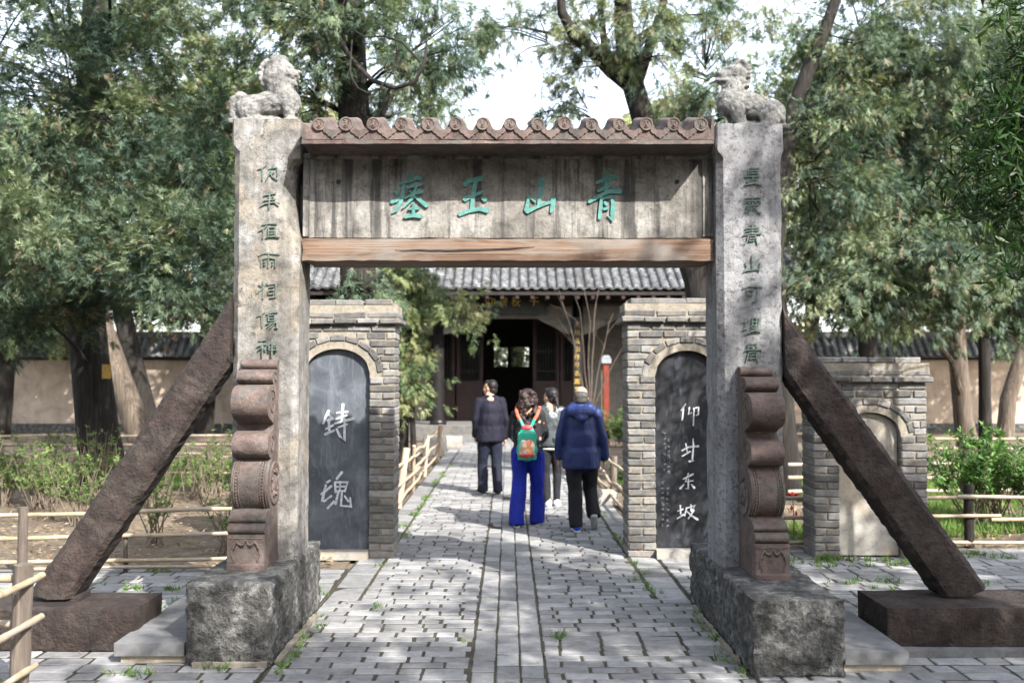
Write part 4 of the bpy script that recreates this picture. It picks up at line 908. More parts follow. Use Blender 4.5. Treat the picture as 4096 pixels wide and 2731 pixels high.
# ------------------------------------------------------------------ foliage
def sprays_tpl(nl=9, seed=0, wid=.074, spread=44):
    g = np.random.default_rng(seed); T = []
    for i in range(nl):
        t = .05 + .9 * i / nl; side = 1 if i % 2 else -1; L = .50 * (1 - .5 * t) * g.uniform(.75, 1.25); a = math.radians(spread * g.uniform(.6, 1.3)) * side
        if i == nl - 1: a = 0; L = .28
        p = np.array([t * .75, 0, -.08 * t * t]); d = np.array([math.cos(a), math.sin(a), g.uniform(-.3, .3)]); n = np.array([-d[1], d[0], g.uniform(-.4, .4)])
        T.append([p - n * wid * .5 - d * .03, p + n * wid * .5 - d * .03, p + d * L])
    return np.array(T)
TPL = [sprays_tpl(9, k) for k in range(6)]
TPF = [sprays_tpl(6, k + 9, .15, 50) for k in range(4)]
def leaf_tpl(nl=7, seed=0, w=.32):
    """a tuft of pointed leaves, two triangles each"""
    g = np.random.default_rng(seed); T = []
    for i in range(nl):
        a = g.uniform(0, 6.28); e = g.uniform(-.2, .9); d = np.array([math.cos(a) * math.cos(e), math.sin(a) * math.cos(e), math.sin(e)]); n = np.cross(d, g.normal(size=3)); n /= np.linalg.norm(n)
        o = g.normal(size=3) * .15; L = g.uniform(.6, 1.0); m = o + d * L * .5
        T += [[o, m + n * w * L * .5, m - n * w * L * .5], [m + n * w * L * .5, o + d * L, m - n * w * L * .5]]
    return np.array(T)
LTP = [leaf_tpl(7, k) for k in range(4)]
BTP = [leaf_tpl(6, k + 20, .19) for k in range(4)]
def blade_tpl(seed):
    g = np.random.default_rng(seed); T = []
    for i in range(6):
        a = g.uniform(0, 6.28); d = np.array([math.cos(a) * .35, math.sin(a) * .35, 1]) * g.uniform(.5, 1); n = np.array([-math.sin(a), math.cos(a), 0]) * .05; o = np.array([*(g.normal(size=2) * .15), 0])
        T.append([o - n, o + n, o + d])
    return np.array(T)
GTP = [blade_tpl(k) for k in range(4)]
FLT = [np.array([[[-.5, 0, 0], [0, -.22, .06], [.5, 0, .02]], [[-.5, 0, 0], [.5, 0, .02], [0, .22, .06]]])]
def leaf_mesh(name, P, D, S, tint, tpl, roll=None):
    """place one leaf spray at every point P, growing along D, size S"""
    P = np.asarray(P, float); D = np.asarray(D, float); n = len(P)
    D = D / (np.linalg.norm(D, axis=1, keepdims=True) + 1e-9)
    up = RNG.normal(size=(n, 3)) * (.55 if roll is None else roll) + np.array([0, 0, 1.0])
    Yv = np.cross(up, D); Yv /= np.linalg.norm(Yv, axis=1, keepdims=True) + 1e-9; Zv = np.cross(D, Yv)
    which = RNG.integers(0, len(tpl), n); V = []; F = []
    for k, T in enumerate(tpl):
        idx = np.where(which == k)[0]
        if not len(idx): continue
        t = T.reshape(-1, 3)
        w = P[idx][:, None] + S[idx][:, None, None] * (t[None, :, 0:1] * D[idx][:, None] + t[None, :, 1:2] * Yv[idx][:, None] + t[None, :, 2:3] * Zv[idx][:, None])
        V.append(w.reshape(-1, 3)); F.append(np.repeat(np.clip(tint[idx], 0, 1), len(T)) )
    V = np.concatenate(V); F = np.concatenate(F); F = np.clip(F + RNG.normal(size=len(F)) * .05, 0, 1); nf = len(V) // 3
    me = bpy.data.meshes.new(name); me.vertices.add(len(V)); me.vertices.foreach_set('co', V.astype(np.float32).ravel())
    me.loops.add(nf * 3); me.loops.foreach_set('vertex_index', np.arange(nf * 3, dtype=np.int32))
    me.polygons.add(nf); me.polygons.foreach_set('loop_start', np.arange(0, nf * 3, 3, dtype=np.int32))
    at_ = me.attributes.new('tint', 'FLOAT', 'FACE'); at_.data.foreach_set('value', F.astype(np.float32)); me.update(calc_edges=True)
    return me
def crown_points(lobes, clump, per, size, droop=.5, tint=(.1, .7), dry=.03, shell=.55):
    """lobes: (centre, radii, clumps). Every clump is a bough end: fans of sprays pointing up and outward, hanging a little where droop is large"""
    P = []; D = []; S = []; T = []; C = []
    for (c, r, n) in lobes:
        c = np.array(c, float); r = np.array(r, float)
        for _ in range(n):
            d = RNG.normal(size=3); d /= np.linalg.norm(d); f = RNG.uniform(shell, 1.02) ** .8; cc = c + d * r * f; C.append((cc, c))
            m = int(per * RNG.uniform(.5, 1.5)); out = d * np.array([1, 1, .4]) + np.array([0, 0, .35 - droop]) + RNG.normal(size=3) * .3; out /= np.linalg.norm(out)
            cl = clump * RNG.uniform(.55, 1.45); q = RNG.normal(size=(m, 3)) * cl * np.array([.38, .38, .26]); s = RNG.uniform(-.9, .9, (m, 1)); q = q * (1.15 - .6 * np.abs(s)) + out * (s * cl)
            sub = RNG.normal(size=(max(3, m // 14), 3)) * cl * np.array([.5, .5, .36]) + out * RNG.uniform(-.8, .9, (max(3, m // 14), 1)) * cl     # small tufts within the bough
            pick = RNG.integers(0, len(sub), m); k = RNG.random(m) < .75; q[k] = sub[pick[k]] + RNG.normal(size=(k.sum(), 3)) * cl * .13
            P.append(cc + q); dd = out * .55 + q / cl * .5 + np.array([0, 0, .15 - droop * .6]) + RNG.normal(size=(m, 3)) * .5; D.append(dd)
            S.append(size * RNG.uniform(.55, 1.35, m)); b = RNG.uniform(*tint); tt = np.full(m, b) + RNG.normal(size=m) * .07 + np.where(k, (pick % 5 - 2) * .05, 0)
            tt = np.clip(tt, 0, .8); tt[RNG.random(m) < dry] = 1.0
            if RNG.random() < dry * .45: tt[:] = RNG.uniform(.85, 1)
            T.append(tt)
    return np.concatenate(P), np.concatenate(D), np.concatenate(S), np.concatenate(T), C
def bend(p0, p1, sag=.15, n=7, wob=.1):
    p0, p1 = Vector(p0), Vector(p1); L = (p1 - p0).length; out = []
    for i in range(n + 1):
        t = i / n; p = p0.lerp(p1, t); p.z += math.sin(math.pi * t) * sag * L
        out.append(p + Vector((noise.noise(p * 1.3 + Vector((7, 0, 0))), noise.noise(p * 1.3 + Vector((0, 7, 0))), noise.noise(p * 1.3 + Vector((0, 0, 7))))) * wob * L * t)
    return out
def bark_tube(pts, rs, n=12, rough=.12):
    """trunk: resampled, fluted and knobbly"""
    pts = [Vector(p) for p in pts]; P = []; Q = []
    for i in range(len(pts) - 1):
        m = max(1, int((pts[i + 1] - pts[i]).length / .3))
        for k in range(m): P.append(pts[i].lerp(pts[i + 1], k / m)); Q.append(rs[i] + (rs[i + 1] - rs[i]) * k / m)
    P.append(pts[-1]); Q.append(rs[-1]); mb = MB().tube(P, Q, n)
    for i, p in enumerate(P):
        for k in range(n):
            v = Vector(mb.v[i * n + k]); d = v - p; e = Vector((math.cos(k * 6.283 / n) * 2, math.sin(k * 6.283 / n) * 2, p.z * .35))
            mb.v[i * n + k] = tuple(p + d * (1 + rough * noise.noise(e + p * .05) + rough * .5 * noise.noise(e * 2.7)))
    mb.smooth = True; return mb
def tree(name, label, base, trunk, radii, lobes, clump=.42, per=95, size=.25, mat='cypress', tint=(.1, .7), droop=.5, limbs=8, dry=.03, bark='bark', group=None, shell=.5, extra=(), twigs=.85):
    b = Vector(base); t = thing(name, label, 'tree', b, 0, group)
    def L(mb): mb.v = [tuple(Vector(v) - b) for v in mb.v]; return mb
    tr = L(bark_tube(trunk, radii, 14)).build('trunk', bark, t)
    for pts, rs in extra: L(bark_tube(pts, rs, 9)).build('limb', bark, t)
    if lobes:
        near = size < .29; P, D, S, T, C = crown_points(lobes, clump * .95, per * (1.75 if near else 1.15), size * (.62 if near else .78), droop, tint, dry, shell)
        tp = [Vector(p) for p in trunk]
        idx = list(range(len(C))); random.shuffle(idx)
        tw = MB()
        for j, i in enumerate(idx[:int(len(C) * twigs) + limbs]):
            cc, c = Vector(C[i][0]), Vector(C[i][1])
            # spring from the trunk at a height below the clump
            best = min(((p0.lerp(p1, q / 5)) for p0, p1 in zip(tp, tp[1:]) for q in range(6)), key=lambda p: (p - cc).length + 1.2 * max(0, p.z - cc.z + .25 * (Vector((p.x, p.y)) - Vector((cc.x, cc.y))).length))
            ln = (cc - best).length
            if j < limbs: L(MB().tube(bend(best, cc, .1, 8, .13), [(.018 + .010 * ln) * (1 - q / 9.5) for q in range(9)], 7)).build('limb', bark, t)
            elif ln < 3.2: tw.tube(bend(c.lerp(best, .3), cc + (cc - c) * .25, .08, 5, .2), [.015 - .0021 * q for q in range(6)], 4)
        if tw.v: tag(L(tw).build('twigs', bark, t), kind='stuff')
        obj('crown', leaf_mesh('crown', P - np.array(b), D, S, T, TPL if near else TPF), mat, t)
    return t
# --- left of the gate
p = lambda u, v, Y: tuple(at(u, v, Y))
tb = p(100, 483, 15.6)
big = tree('cypress_tree', 'massive dark cypress with yellow plate on its trunk behind the left brace', (tb[0], 15.6, 0), [(tb[0] + .12, 15.6, -.05), p(97, 430, 15.6), p(90, 360, 15.6), p(84, 300, 15.6), p(86, 200, 15.7), p(95, 60, 15.8), p(98, -60, 16)], [.40, .33, .30, .29, .26, .22, .17],
     [((-6.6, 14.6, 6.4), (2.5, 2.0, 2.3), 60), ((-4.6, 13.2, 5.4), (1.6, 1.3, 1.4), 36), ((-5.6, 11.6, 3.7), (1.35, 1.0, .85), 34), ((-3.9, 12.0, 3.25), (.95, .8, .75), 26), ((-7.6, 14, 4.0), (1.6, 1.2, 1.2), 30), ((-4.9, 12, 6.6), (1.4, 1.2, .9), 26), ((-6.6, 13.4, 2.75), (1.1, .8, .55), 16), ((-4.3, 13.2, 2.75), (.7, .6, .45), 12), ((-7.4, 12.6, 6.0), (1.3, 1.2, 1.5), 30), ((-3.6, 13, 4.4), (.8, .8, 1.0), 18)],
     per=125, tint=(.05, .75), limbs=14, droop=.25, extra=[([p(88, 330, 15.6), p(110, 270, 15), p(150, 215, 14.2), p(195, 170, 13.6)], [.13, .11, .08, .04]), ([p(86, 250, 15.6), p(120, 200, 15), p(170, 195, 14.5), p(220, 205, 14)], [.12, .09, .06, .03]), ([p(85, 220, 15.6), p(60, 190, 15), p(20, 170, 14.2)], [.1, .08, .04])])
pl_ = p(106.5, 371, 15.25); pm = MB().box((-.075, -.008, -.11), (.075, .008, .11)); o = obj('tag_plate', bevel_mesh(pm.mesh('tag_plate'), .003, 1), 'yellow_plate', big, Vector(pl_) - Vector((tb[0], 15.6, 0))); o.rotation_euler = (0, 0, R(-12))
b2 = p(148, 452, 21)
tree('leaning_tree', 'split pale leaning trunk standing behind the massive dark cypress', (b2[0], 21, 0), [(b2[0] + .1, 21, -.05), p(138, 430, 21), p(120, 380, 21), p(103, 330, 21), p(92, 270, 21), p(84, 160, 21)], [.34, .29, .26, .24, .2, .15],
     [((-8.2, 21, 7.2), (3.2, 2.5, 3.2), 50), ((-6.3, 20.5, 5.6), (2.2, 1.8, 1.8), 30)], clump=.6, per=90, size=.36, tint=(.2, .9), bark='bark_pale', limbs=6)
b3 = p(153, 448, 22.5)
tree('leaning_tree', 'dark trunk leaning left beside the split pale one', (b3[0], 22.5, 0), [(b3[0], 22.5, -.05), p(148, 420, 22.5), p(133, 360, 22.5), p(120, 300, 22.5), p(110, 200, 22.5)], [.28, .25, .22, .2, .16], [((-5.2, 23, 8.2), (2.6, 2.2, 2.8), 44)], clump=.6, per=80, size=.38, tint=(.3, 1.), mat='cypress_bright', limbs=5)
# --- behind the gate
tree('cypress_tree', 'straight dark cypress trunk rising behind the slate blue stele shrine', (-2.02, 13.2, 0), [(-2.0, 13.2, -.05), p(358, 300, 13.2), p(357, 200, 13.2), p(353, 100, 13.2), p(348, 0, 13.2), p(345, -120, 13.2)], [.30, .235, .22, .22, .20, .16],
     [((-2.1, 12.3, 6.4), (1.0, .7, .75), 24), ((-.9, 12.2, 5.9), (.8, .7, .75), 22), ((-2.7, 12.8, 5.5), (.5, .5, .55), 9), ((-1.7, 13.9, 5.3), (.8, .5, .5), 12), ((-1.9, 13.2, 3.0), (.5, .5, .35), 5), ((-3.3, 13.5, 7.4), (1.2, 1, .7), 8)], per=75, clump=.34, tint=(.2, .75), limbs=6, droop=.8,
     extra=[([p(352, 150, 13.1), p(372, 135, 12.4), p(385, 108, 12), p(390, 85, 12)], [.07, .05, .035, .02]), ([p(325, 0, 12.2), p(334, 30, 12.1), p(352, 60, 11.9), p(372, 80, 11.7), p(395, 88, 11.5), p(415, 82, 11.4), p(425, 60, 11.4), p(427, 40, 11.5)], [.03, .03, .03, .028, .026, .024, .02, .012]),
            ([p(349, 95, 11.9), p(350, 120, 11.7), p(356, 138, 11.6), p(366, 148, 11.5)][:0] or [p(352, 40, 11.9), p(350, 70, 11.6), p(352, 78, 11.5), p(358, 88, 11.5), p(368, 93, 11.5), p(380, 88, 11.5), p(392, 72, 11.5), p(398, 58, 11.5), p(396, 42, 11.5)], [.008, .01, .011, .011, .011, .01, .009, .008, .006]),
            ([p(420, 62, 11.4), p(402, 42, 11.4), p(385, 36, 11.5), p(365, 37, 11.6), p(350, 28, 11.8)], [.015, .014, .012, .010, .007]), ([p(398, 52, 11.5), p(388, 58, 11.5), p(384, 68, 11.5), p(388, 73, 11.5), p(396, 70, 11.5), p(399, 58, 11.5)], [.007, .009, .01, .01, .009, .006])])
tree('juniper_tree', 'pale green juniper with hanging foliage beside the path', (-1.98, 18.6, 0), [(-1.98, 18.6, -.05), (-1.95, 18.6, 1.0), (-1.8, 18.6, 2.4), (-1.7, 18.6, 4.4), (-1.6, 18.6, 6.6)], [.13, .12, .10, .08, .04],
     [((-2.05, 18.3, 2.4), (.5, .5, 1.0), 26), ((-1.85, 18.4, 3.6), (.62, .65, .9), 32), ((-1.75, 18.5, 5.0), (.8, .8, 1.1), 28), ((-1.5, 18.5, 6.8), (1.0, .9, 1.0), 16), ((-.85, 18.0, 2.85), (.26, .3, .35), 5), ((-2.0, 18.2, 1.5), (.36, .36, .35), 8)], per=75, clump=.34, size=.26, mat='cypress_bright', tint=(.1, .85), droop=.9, limbs=5,
     extra=[([(-2.25, 18.4, -.03), (-2.15, 18.4, .7), (-1.95, 18.5, 1.6)], [.09, .08, .06]), ([(-1.7, 18.3, -.03), (-1.75, 18.4, .7), (-1.8, 18.5, 1.7)], [.07, .06, .05])])
tree('cypress_tree', 'dark forked cypress leaning left above the roofed lintel', (3.35, 15.2, 0), [(3.35, 15.2, -.05), p(700, 280, 15.2), p(668, 180, 15.2), p(645, 124, 15.2), p(636, 95, 15.2), p(628, 68, 15.2), p(624, 30, 15.2), p(621, -60, 15.2)], [.33, .25, .22, .19, .18, .17, .15, .1],
     [((3.6, 15.4, 6.5), (1.15, 1.0, 1.1), 24), ((2.9, 14.6, 5.6), (.7, .6, .55), 13), ((2.0, 14.3, 6.6), (.8, .4, .65), 11), ((1.25, 15, 6.7), (.8, .7, .8), 13), ((.9, 15.4, 5.9), (.6, .5, .45), 7), ((.1, 15.6, 7.2), (.8, .7, .5), 8), ((2.2, 15.2, 7.9), (1.3, 1.1, .7), 12)], per=66, clump=.36, tint=(.25, .95), droop=.9, limbs=6, dry=.06,
     extra=[([p(632, 84, 15.2), p(612, 68, 15), p(596, 52, 14.8), p(575, 36, 14.7), p(562, 12, 14.6), p(560, -30, 14.6)], [.15, .14, .12, .09, .07, .05]), ([p(606, 62, 14.9), p(603, 30, 15), p(598, -20, 15)], [.06, .05, .04]), ([p(636, 80, 15.2), p(648, 50, 15.3), p(660, 15, 15.4), p(672, -30, 15.4)], [.12, .09, .07, .05])])
tree('cypress_tree', 'slanting slim trunk rising to the right behind the grey speckled pillar', (4.05, 14.4, 0), [(4.05, 14.4, -.05), p(772, 250, 14.4), p(789, 125, 14.4), p(806, 75, 14.4), p(825, 30, 14.4), p(850, -40, 14.4)], [.2, .15, .13, .11, .09, .06],
     [((4.7, 14.6, 5.0), (.9, .8, 1.5), 34), ((5.4, 14.8, 6.8), (1.2, 1, .9), 24), ((4.6, 14.8, 3.2), (.7, .7, .7), 16)], per=95, clump=.4, tint=(.15, .85), droop=.8, limbs=5)
# --- right of the gate
b6 = p(965, 466, 19)
tree('cypress_tree', 'pale barked cypress trunk by the right courtyard wall', (b6[0], 19, 0), [(b6[0] + .1, 19, -.05), p(964, 420, 19), p(958, 360, 19), p(955, 300, 19), p(952, 200, 19), p(950, 40, 19)], [.22, .19, .17, .16, .14, .1],
     [((7.6, 17, 5.4), (1.7, 1.6, 1.8), 44), ((6.2, 15.6, 4.4), (1.3, 1.2, 1.4), 40), ((6.0, 14.6, 3.25), (1.1, .9, .75), 30), ((7.4, 15.4, 3.3), (1.0, .9, .8), 26), ((6.6, 15.4, 6.6), (1.5, 1.3, 1.3), 34), ((8.4, 16, 6.8), (1.6, 1.3, 1.4), 34), ((4.9, 14.3, 3.1), (.55, .6, .7), 13), ((8.6, 15.6, 4.6), (1.3, 1.1, 1.4), 30), ((5.4, 15.6, 6.0), (1.0, 1.0, 1.3), 22)], per=115, clump=.42, size=.27, tint=(.05, .75), droop=1.1, limbs=12, bark='bark_pale', dry=.05)
b7 = p(986, 470, 18)
tree('cypress_tree', 'thin dark trunk between the pale trunk and the picture edge', (b7[0], 18, 0), [(b7[0], 18, -.05), p(985, 400, 18), p(984, 330, 18), p(980, 200, 18), p(978, 40, 18)], [.13, .11, .10, .09, .06], [((8.6, 18, 5.6), (1.3, 1.2, 2.0), 34), ((9.4, 18.4, 3.9), (1.1, .8, .7), 16)], per=80, clump=.45, size=.3, tint=(.3, .95), droop=1., limbs=5)
b8 = p(1003, 440, 22)
tree('leaning_tree', 'grey trunk leaning right by the right courtyard wall', (b8[0], 22, 0), [(b8[0], 22, -.05), p(1008, 400, 22), p(1020, 360, 22), p(1040, 300, 22), p(1060, 180, 22)], [.2, .18, .16, .14, .1], [((12.2, 22, 6.5), (2.2, 1.8, 2.4), 36)], per=70, clump=.6, size=.38, tint=(.3, 1.), mat='cypress_bright', limbs=4, bark='bark_pale')
# --- trees beyond the walls
for i, (x, y, h, w, n, lab) in enumerate(((-17, 37, 12.5, 4.2, 46, 'tall sunlit tree beyond the wall at the far left edge'), (-11, 38, 14, 3.9, 46, 'tall sunlit tree beyond the wall above the massive cypress'), (-6.6, 39, 12.5, 2.6, 26, 'tall loose tree behind the hall left of the sky gap'), (6.2, 39, 13.5, 3.0, 34, 'tall loose tree behind the hall right of the sky gap'), (11.5, 38, 15, 4.0, 50, 'tall sunlit tree beyond the right wall'), (17.5, 36, 14, 4.4, 50, 'tall sunlit tree beyond the wall at the far right edge'), (.2, 39.5, 8.6, 2.6, 26, 'low tree crown peeping behind the hall roof'), (-14.5, 28.5, 9, 3.2, 44, 'leafy tree standing before the left courtyard wall'), (-9, 29.5, 9.5, 2.6, 40, 'leafy tree before the wall behind the leaning trunks'), (10, 28, 10, 3.0, 48, 'leafy tree standing before the right courtyard wall'), (15.5, 28, 9, 3.0, 40, 'leafy tree before the wall at the far right'))):
    tree('background_tree', lab, (x, y, 0), [(x, y, -.05), (x + .2, y, h * .4), (x - .1, y, h * .9)], [.32, .25, .1], [((x, y, h * (.45 if y > 30 else .60)), (w, w * .8, h * (.42 if y > 30 else .30)), n), ((x + w * .2, y, h * .82), (w * .7, w * .6, h * .2), n // 2)], clump=.95, per=75, size=.6, mat='cypress_bright', tint=(.2, .95), droop=.5, limbs=3, group='trees beyond the courtyard walls', shell=.45, twigs=.15)
# --- trees beside the photographer whose shade falls on the gate
for i, (x, y, z, r, n, pr, lab) in enumerate(((.9, -2.4, 5.4, (1.7, 1.4, 1.4), 24, 85, 'shade tree behind the photographer'), (3.4, -.7, 5.3, (1.7, 1.4, 1.5), 30, 90, 'shade tree just right of the photographer'), (5.9, 1.1, 5.6, (1.7, 1.4, 1.7), 36, 90, 'shade tree beside the path out of the picture to the right'), (8.4, 2.9, 5.6, (1.7, 1.5, 1.8), 34, 90, 'farthest shade tree out of the picture to the right'), (6.6, -4.6, 10.2, (1.6, 1.4, 1.1), 8, 50, 'tall thin shade tree behind the photographer'))):
    tree('shade_tree', lab, (x, y, 0), [(x, y, -.05), (x, y, z * .6), (x + .1, y, z * 1.15)], [.22, .17, .06], [((x, y, z), r, n)], clump=.5, per=pr, size=.34, tint=(.1, .7), droop=.8, limbs=4, group='shade trees beside the path', twigs=.1)
tree('shade_tree', 'slim shade tree whose sparse twigs dapple the grey speckled pillar', (5.6, 2.4, 0), [(5.6, 2.4, -.05), (5.5, 2.3, 4), (5.3, 2.2, 7.6)], [.1, .08, .03], [((5.1, 2.1, 7.3), (.8, .7, 1.2), 9)], clump=.34, per=45, size=.3, limbs=4, group='shade trees beside the path', twigs=.3)
# --- unseen trees added behind and beside the photographer to keep low sky off the gate
for (x, y, h, w, lab) in ((-9.5, -3.5, 8.5, 3.0, 'unseen grove tree added behind the photographer on the far left'), (-4.8, -8, 9, 3.2, 'unseen grove tree added behind the photographer on the left'), (.6, -11, 8.5, 3.2, 'unseen grove tree added straight behind the photographer'), (6.2, -12.5, 8.5, 3.2, 'unseen grove tree added behind the photographer on the right'), (11.5, -5, 8.0, 3.0, 'unseen grove tree added behind the photographer on the far right'), (-10, 3, 8.0, 2.6, 'unseen grove tree added left of the photographer'), (12.5, 3.0, 8.5, 2.8, 'unseen grove tree added right of the photographer')):
    tree('unseen_grove_tree', lab, (x, y, 0), [(x, y, -.05), (x + .1, y, h * .5), (x, y, h * .9)], [.25, .2, .08], [((x, y, h * .5), (w, w, h * .42), 46)], clump=.95, per=50, size=.8, mat='cypress', tint=(.1, .8), limbs=2, group='unseen grove trees added behind the photographer', shell=.4, twigs=.05)
# --- bamboo leaning in from the right
bm_ = thing('bamboo_clump', 'dark green bamboo leaves hanging in at the upper right edge', 'bamboo', (5.3, 7.6, 0))
P = []; D = []; S = []; T = []
for i, (bx, by, tips) in enumerate(((5.2, 7.6, [(985, 100), (1000, 150), (960, 190), (990, 220)]), (5.5, 7.9, [(1010, 60), (975, 160), (1005, 240), (1020, 190), (955, 205)]), (5.0, 7.3, [(1012, 8), (1000, 120), (1020, 130), (1018, 265), (1000, 185)]))):
    top = Vector((bx - .35, by - .05, 5.6)); mb = MB().tube([(bx - 5.3, by - 7.6, 0), (bx - 5.3, by - 7.6, 2.5), (bx - 5.4, by - 7.6, 4.6), (top.x - 5.3, top.y - 7.6, 5.8)], [.035, .032, .022, .01], 8); mb.smooth = True; mb.build('culm', 'glossy_culm' if 'glossy_culm' in M else 'bamboo_pole', bm_)
    for (u, v) in tips:
        tip = at(u, v, by - .2 + random.uniform(-.25, .25)); zz = min(tip.z + .7, 5.5); st = Vector((bx - .05 * zz, by, zz))
        pts = bend(st, tip, .12, 8, .05); mb = MB().tube([q - Vector((5.3, 7.6, 0)) for q in pts], [.009 - .0008 * q for q in range(9)], 5); mb.build('twig', 'twig', bm_)
        for q in range(130):
            tt = random.uniform(.25, 1.05); k = min(7, int(tt * 8)); c = pts[k].lerp(pts[min(8, k + 1)], min(1, tt * 8 - k)); c = c + Vector((random.gauss(0, .13), random.gauss(0, .13), random.gauss(-.06, .12)))
            P.append(c - Vector((5.3, 7.6, 0))); D.append((random.gauss(-.25, .5), random.gauss(0, .5), -.75 + random.gauss(0, .3))); S.append(random.uniform(.10, .17)); T.append(random.betavariate(1.5, 3))
obj('foliage', leaf_mesh('foliage', P, D, np.array(S), np.array(T), BTP), 'bamboo_leaf', bm_)
# --- shrubs
def shrub(label, x, y, h, w, stems, leaves, mat='shrub_leaf', lsize=.07, low=.45, group=None, name='shrub', tint=(.2, .9), stem_r=.009):
    t = thing(name, label, 'shrub', (x, y, 0), 0, group); mb = MB(); P = []; D = []
    for i in range(stems):
        a = random.uniform(0, 6.28); r = w * math.sqrt(random.random()); b0 = Vector((random.gauss(0, w * .16), random.gauss(0, w * .16), 0)); e = Vector((math.cos(a) * r, math.sin(a) * r, h * random.uniform(.65, 1)))
        pts = bend(b0, e, -.04, 6, .12); mb.tube(pts, [stem_r * (1 - q / 8) for q in range(7)], 5)
        for q in range(2):
            k = random.randint(2, 4); e2 = pts[k] + Vector((random.gauss(0, w * .3), random.gauss(0, w * .3), random.uniform(.15, .4) * h)); p2 = bend(pts[k], e2, 0, 4, .12); mb.tube(p2, [stem_r * .5 * (1 - z / 6) for z in range(5)], 4)
            for _ in range(leaves // 3): c = p2[random.randint(1, 4)] + Vector((random.gauss(0, .03), random.gauss(0, .03), random.gauss(0, .03))); P.append(c); D.append((random.gauss(0, 1), random.gauss(0, 1), .7))
        for _ in range(leaves // 3): f = random.uniform(low, 1) * 5.99; c = pts[int(f)].lerp(pts[int(f) + 1], f % 1) + Vector((random.gauss(0, .03), random.gauss(0, .03), random.gauss(0, .03))); P.append(c); D.append((random.gauss(0, 1), random.gauss(0, 1), .7))
    tag(mb.build('stems', 'dry_twig', t, fix=False), kind='stuff')
    P = [q for q in P if q.z > low * h * .6] or P; D = D[:len(P)]
    obj('leaves', leaf_mesh('leaves', P, D, lsize * RNG.uniform(.6, 1.3, len(P)), RNG.uniform(*tint, len(P)), LTP, .8), mat, t); return t
for i in range(30):
    y = random.uniform(9.5, 15.2); x = -random.uniform(.215, .53) * y - .1
    shrub('thin leafy shrub with bare stems in the bed behind the left bamboo fence', x, y, random.uniform(.75, 1.15), random.uniform(.25, .42), random.randint(9, 14), random.choice((4, 6, 8, 12)), group='thin shrubs in the left bed', tint=(.25, 1))
for i, (x, y, h) in enumerate(((5.4, 11.6, 1.05), (6.1, 11.3, 1.0), (5.9, 12.0, 1.15))): shrub(('round glossy green bush behind the right fence', 'glossy green bush at the right picture edge', 'taller glossy green bush behind its two neighbours')[i], x, y, h, .46, 22, 27, 'glossy_leaf', .085, .6, 'glossy bushes behind the right fence', 'glossy_bush', (.35, 1), .011)
for i, (x, y) in enumerate(((2.75, 11.2), (2.95, 12.2), (4.3, 11.5), (4.7, 12.4), (2.6, 13), (7.4, 13), (8.3, 15), (6.8, 15.5), (9.6, 17), (7.6, 17), (3.4, 14.2))): shrub('sparse twiggy shrub on the grass behind the right fence', x, y, random.uniform(.6, .95), .28, 8, 7, group='sparse shrubs on the right grass')
for i, (x, y) in enumerate(((2.7, 24.6), (3.3, 24.2), (-3.0, 24.5))): shrub(('pale shrub beside the red lamp post', 'pale shrub right of the red lamp post', 'pale shrub before the hall left of the path')[i], x, y, .95, .45, 10, 30, 'shrub_leaf', .11, .3, 'shrubs before the hall')
for i, (x, y) in enumerate(((1.75, 13.2), (1.8, 15.5), (-1.8, 14.2))): shrub('low green plant at the foot of the path fence', x, y, .4, .25, 8, 30, 'glossy_leaf', .07, .2, 'low plants along the path fences', tint=(.1, .7))
# bare many-stemmed tree before the hall
t = thing('bare_tree', 'bare many stemmed small tree before the hall column', 'tree', (at(590, 430, 24.5).x, 24.5, 0)); mb = MB()
MB().tube([(0, 0, -.03), (.02, 0, .5), (0, 0, 1.0)], [.10, .085, .08], 10).build('trunk', 'twig', t)
for (dx, h) in ((-.8, 4.0), (-.4, 3.7), (-.12, 4.4), (.25, 4.5), (.6, 3.4), (1.0, 2.8)):
    pts = bend((dx * .06, 0, .95), (dx, random.gauss(0, .3), h), .06, 7, .06); MB().tube(pts, [.022 - .0024 * q for q in range(8)], 6).build('limb', 'twig', t)
    for q in range(3):
        k = random.randint(3, 6); mb.tube(bend(pts[k], pts[k] + Vector((random.gauss(dx * .4, .3), random.gauss(0, .3), random.uniform(.2, .8))), .05, 4, .1), [.007 - .0012 * z for z in range(5)], 4)
tag(mb.build('twigs', 'twig', t), kind='stuff')
# --- grass, weeds and fallen leaves
def scatter(name, label, cat, n, box, size, tpl, mat, z=.0, tint=(.1, .9), up=(0, 0, 1), jit=.25, mask=None, roll=None):
    P = []; D = []
    while len(P) < n:
        x, y = random.uniform(box[0], box[1]), random.uniform(box[2], box[3])
        if mask and not mask(x, y): continue
        P.append((x, y, z)); D.append((up[0] + random.gauss(0, jit), up[1] + random.gauss(0, jit), up[2] + random.gauss(0, jit * .3)))
    me = leaf_mesh(name, P, D, size * RNG.uniform(.5, 1.4, n), RNG.uniform(*tint, n), tpl, roll); return tag(obj(name, me, mat), label, cat, None, 'stuff')
def upright(T): return [t[..., [2, 0, 1]] for t in T]                  # blades grow along x before placing
GT = upright(GTP)
scatter('grass', 'bright green grass growing behind the right fence', 'grass', 9000, (2.4, 11, 10.4, 17), .13, GT, 'grass', -.01, mask=lambda x, y: fbm((x, y, 1), .5) > -.15)
scatter('grass', 'green grass strip behind the left shrubs', 'grass', 7000, (-13, -2.2, 15.5, 20.5), .13, GT, 'grass', -.01, mask=lambda x, y: fbm((x, y, 2), .4) > -.1)
scatter('fallen_leaves', 'brown fallen leaves over the left bed', 'leaves', 5000, (-8, -1.6, 9.15, 15.5), .06, FLT, 'litter', .03, (0, 1), (1, 0, 0), .7, roll=.15)
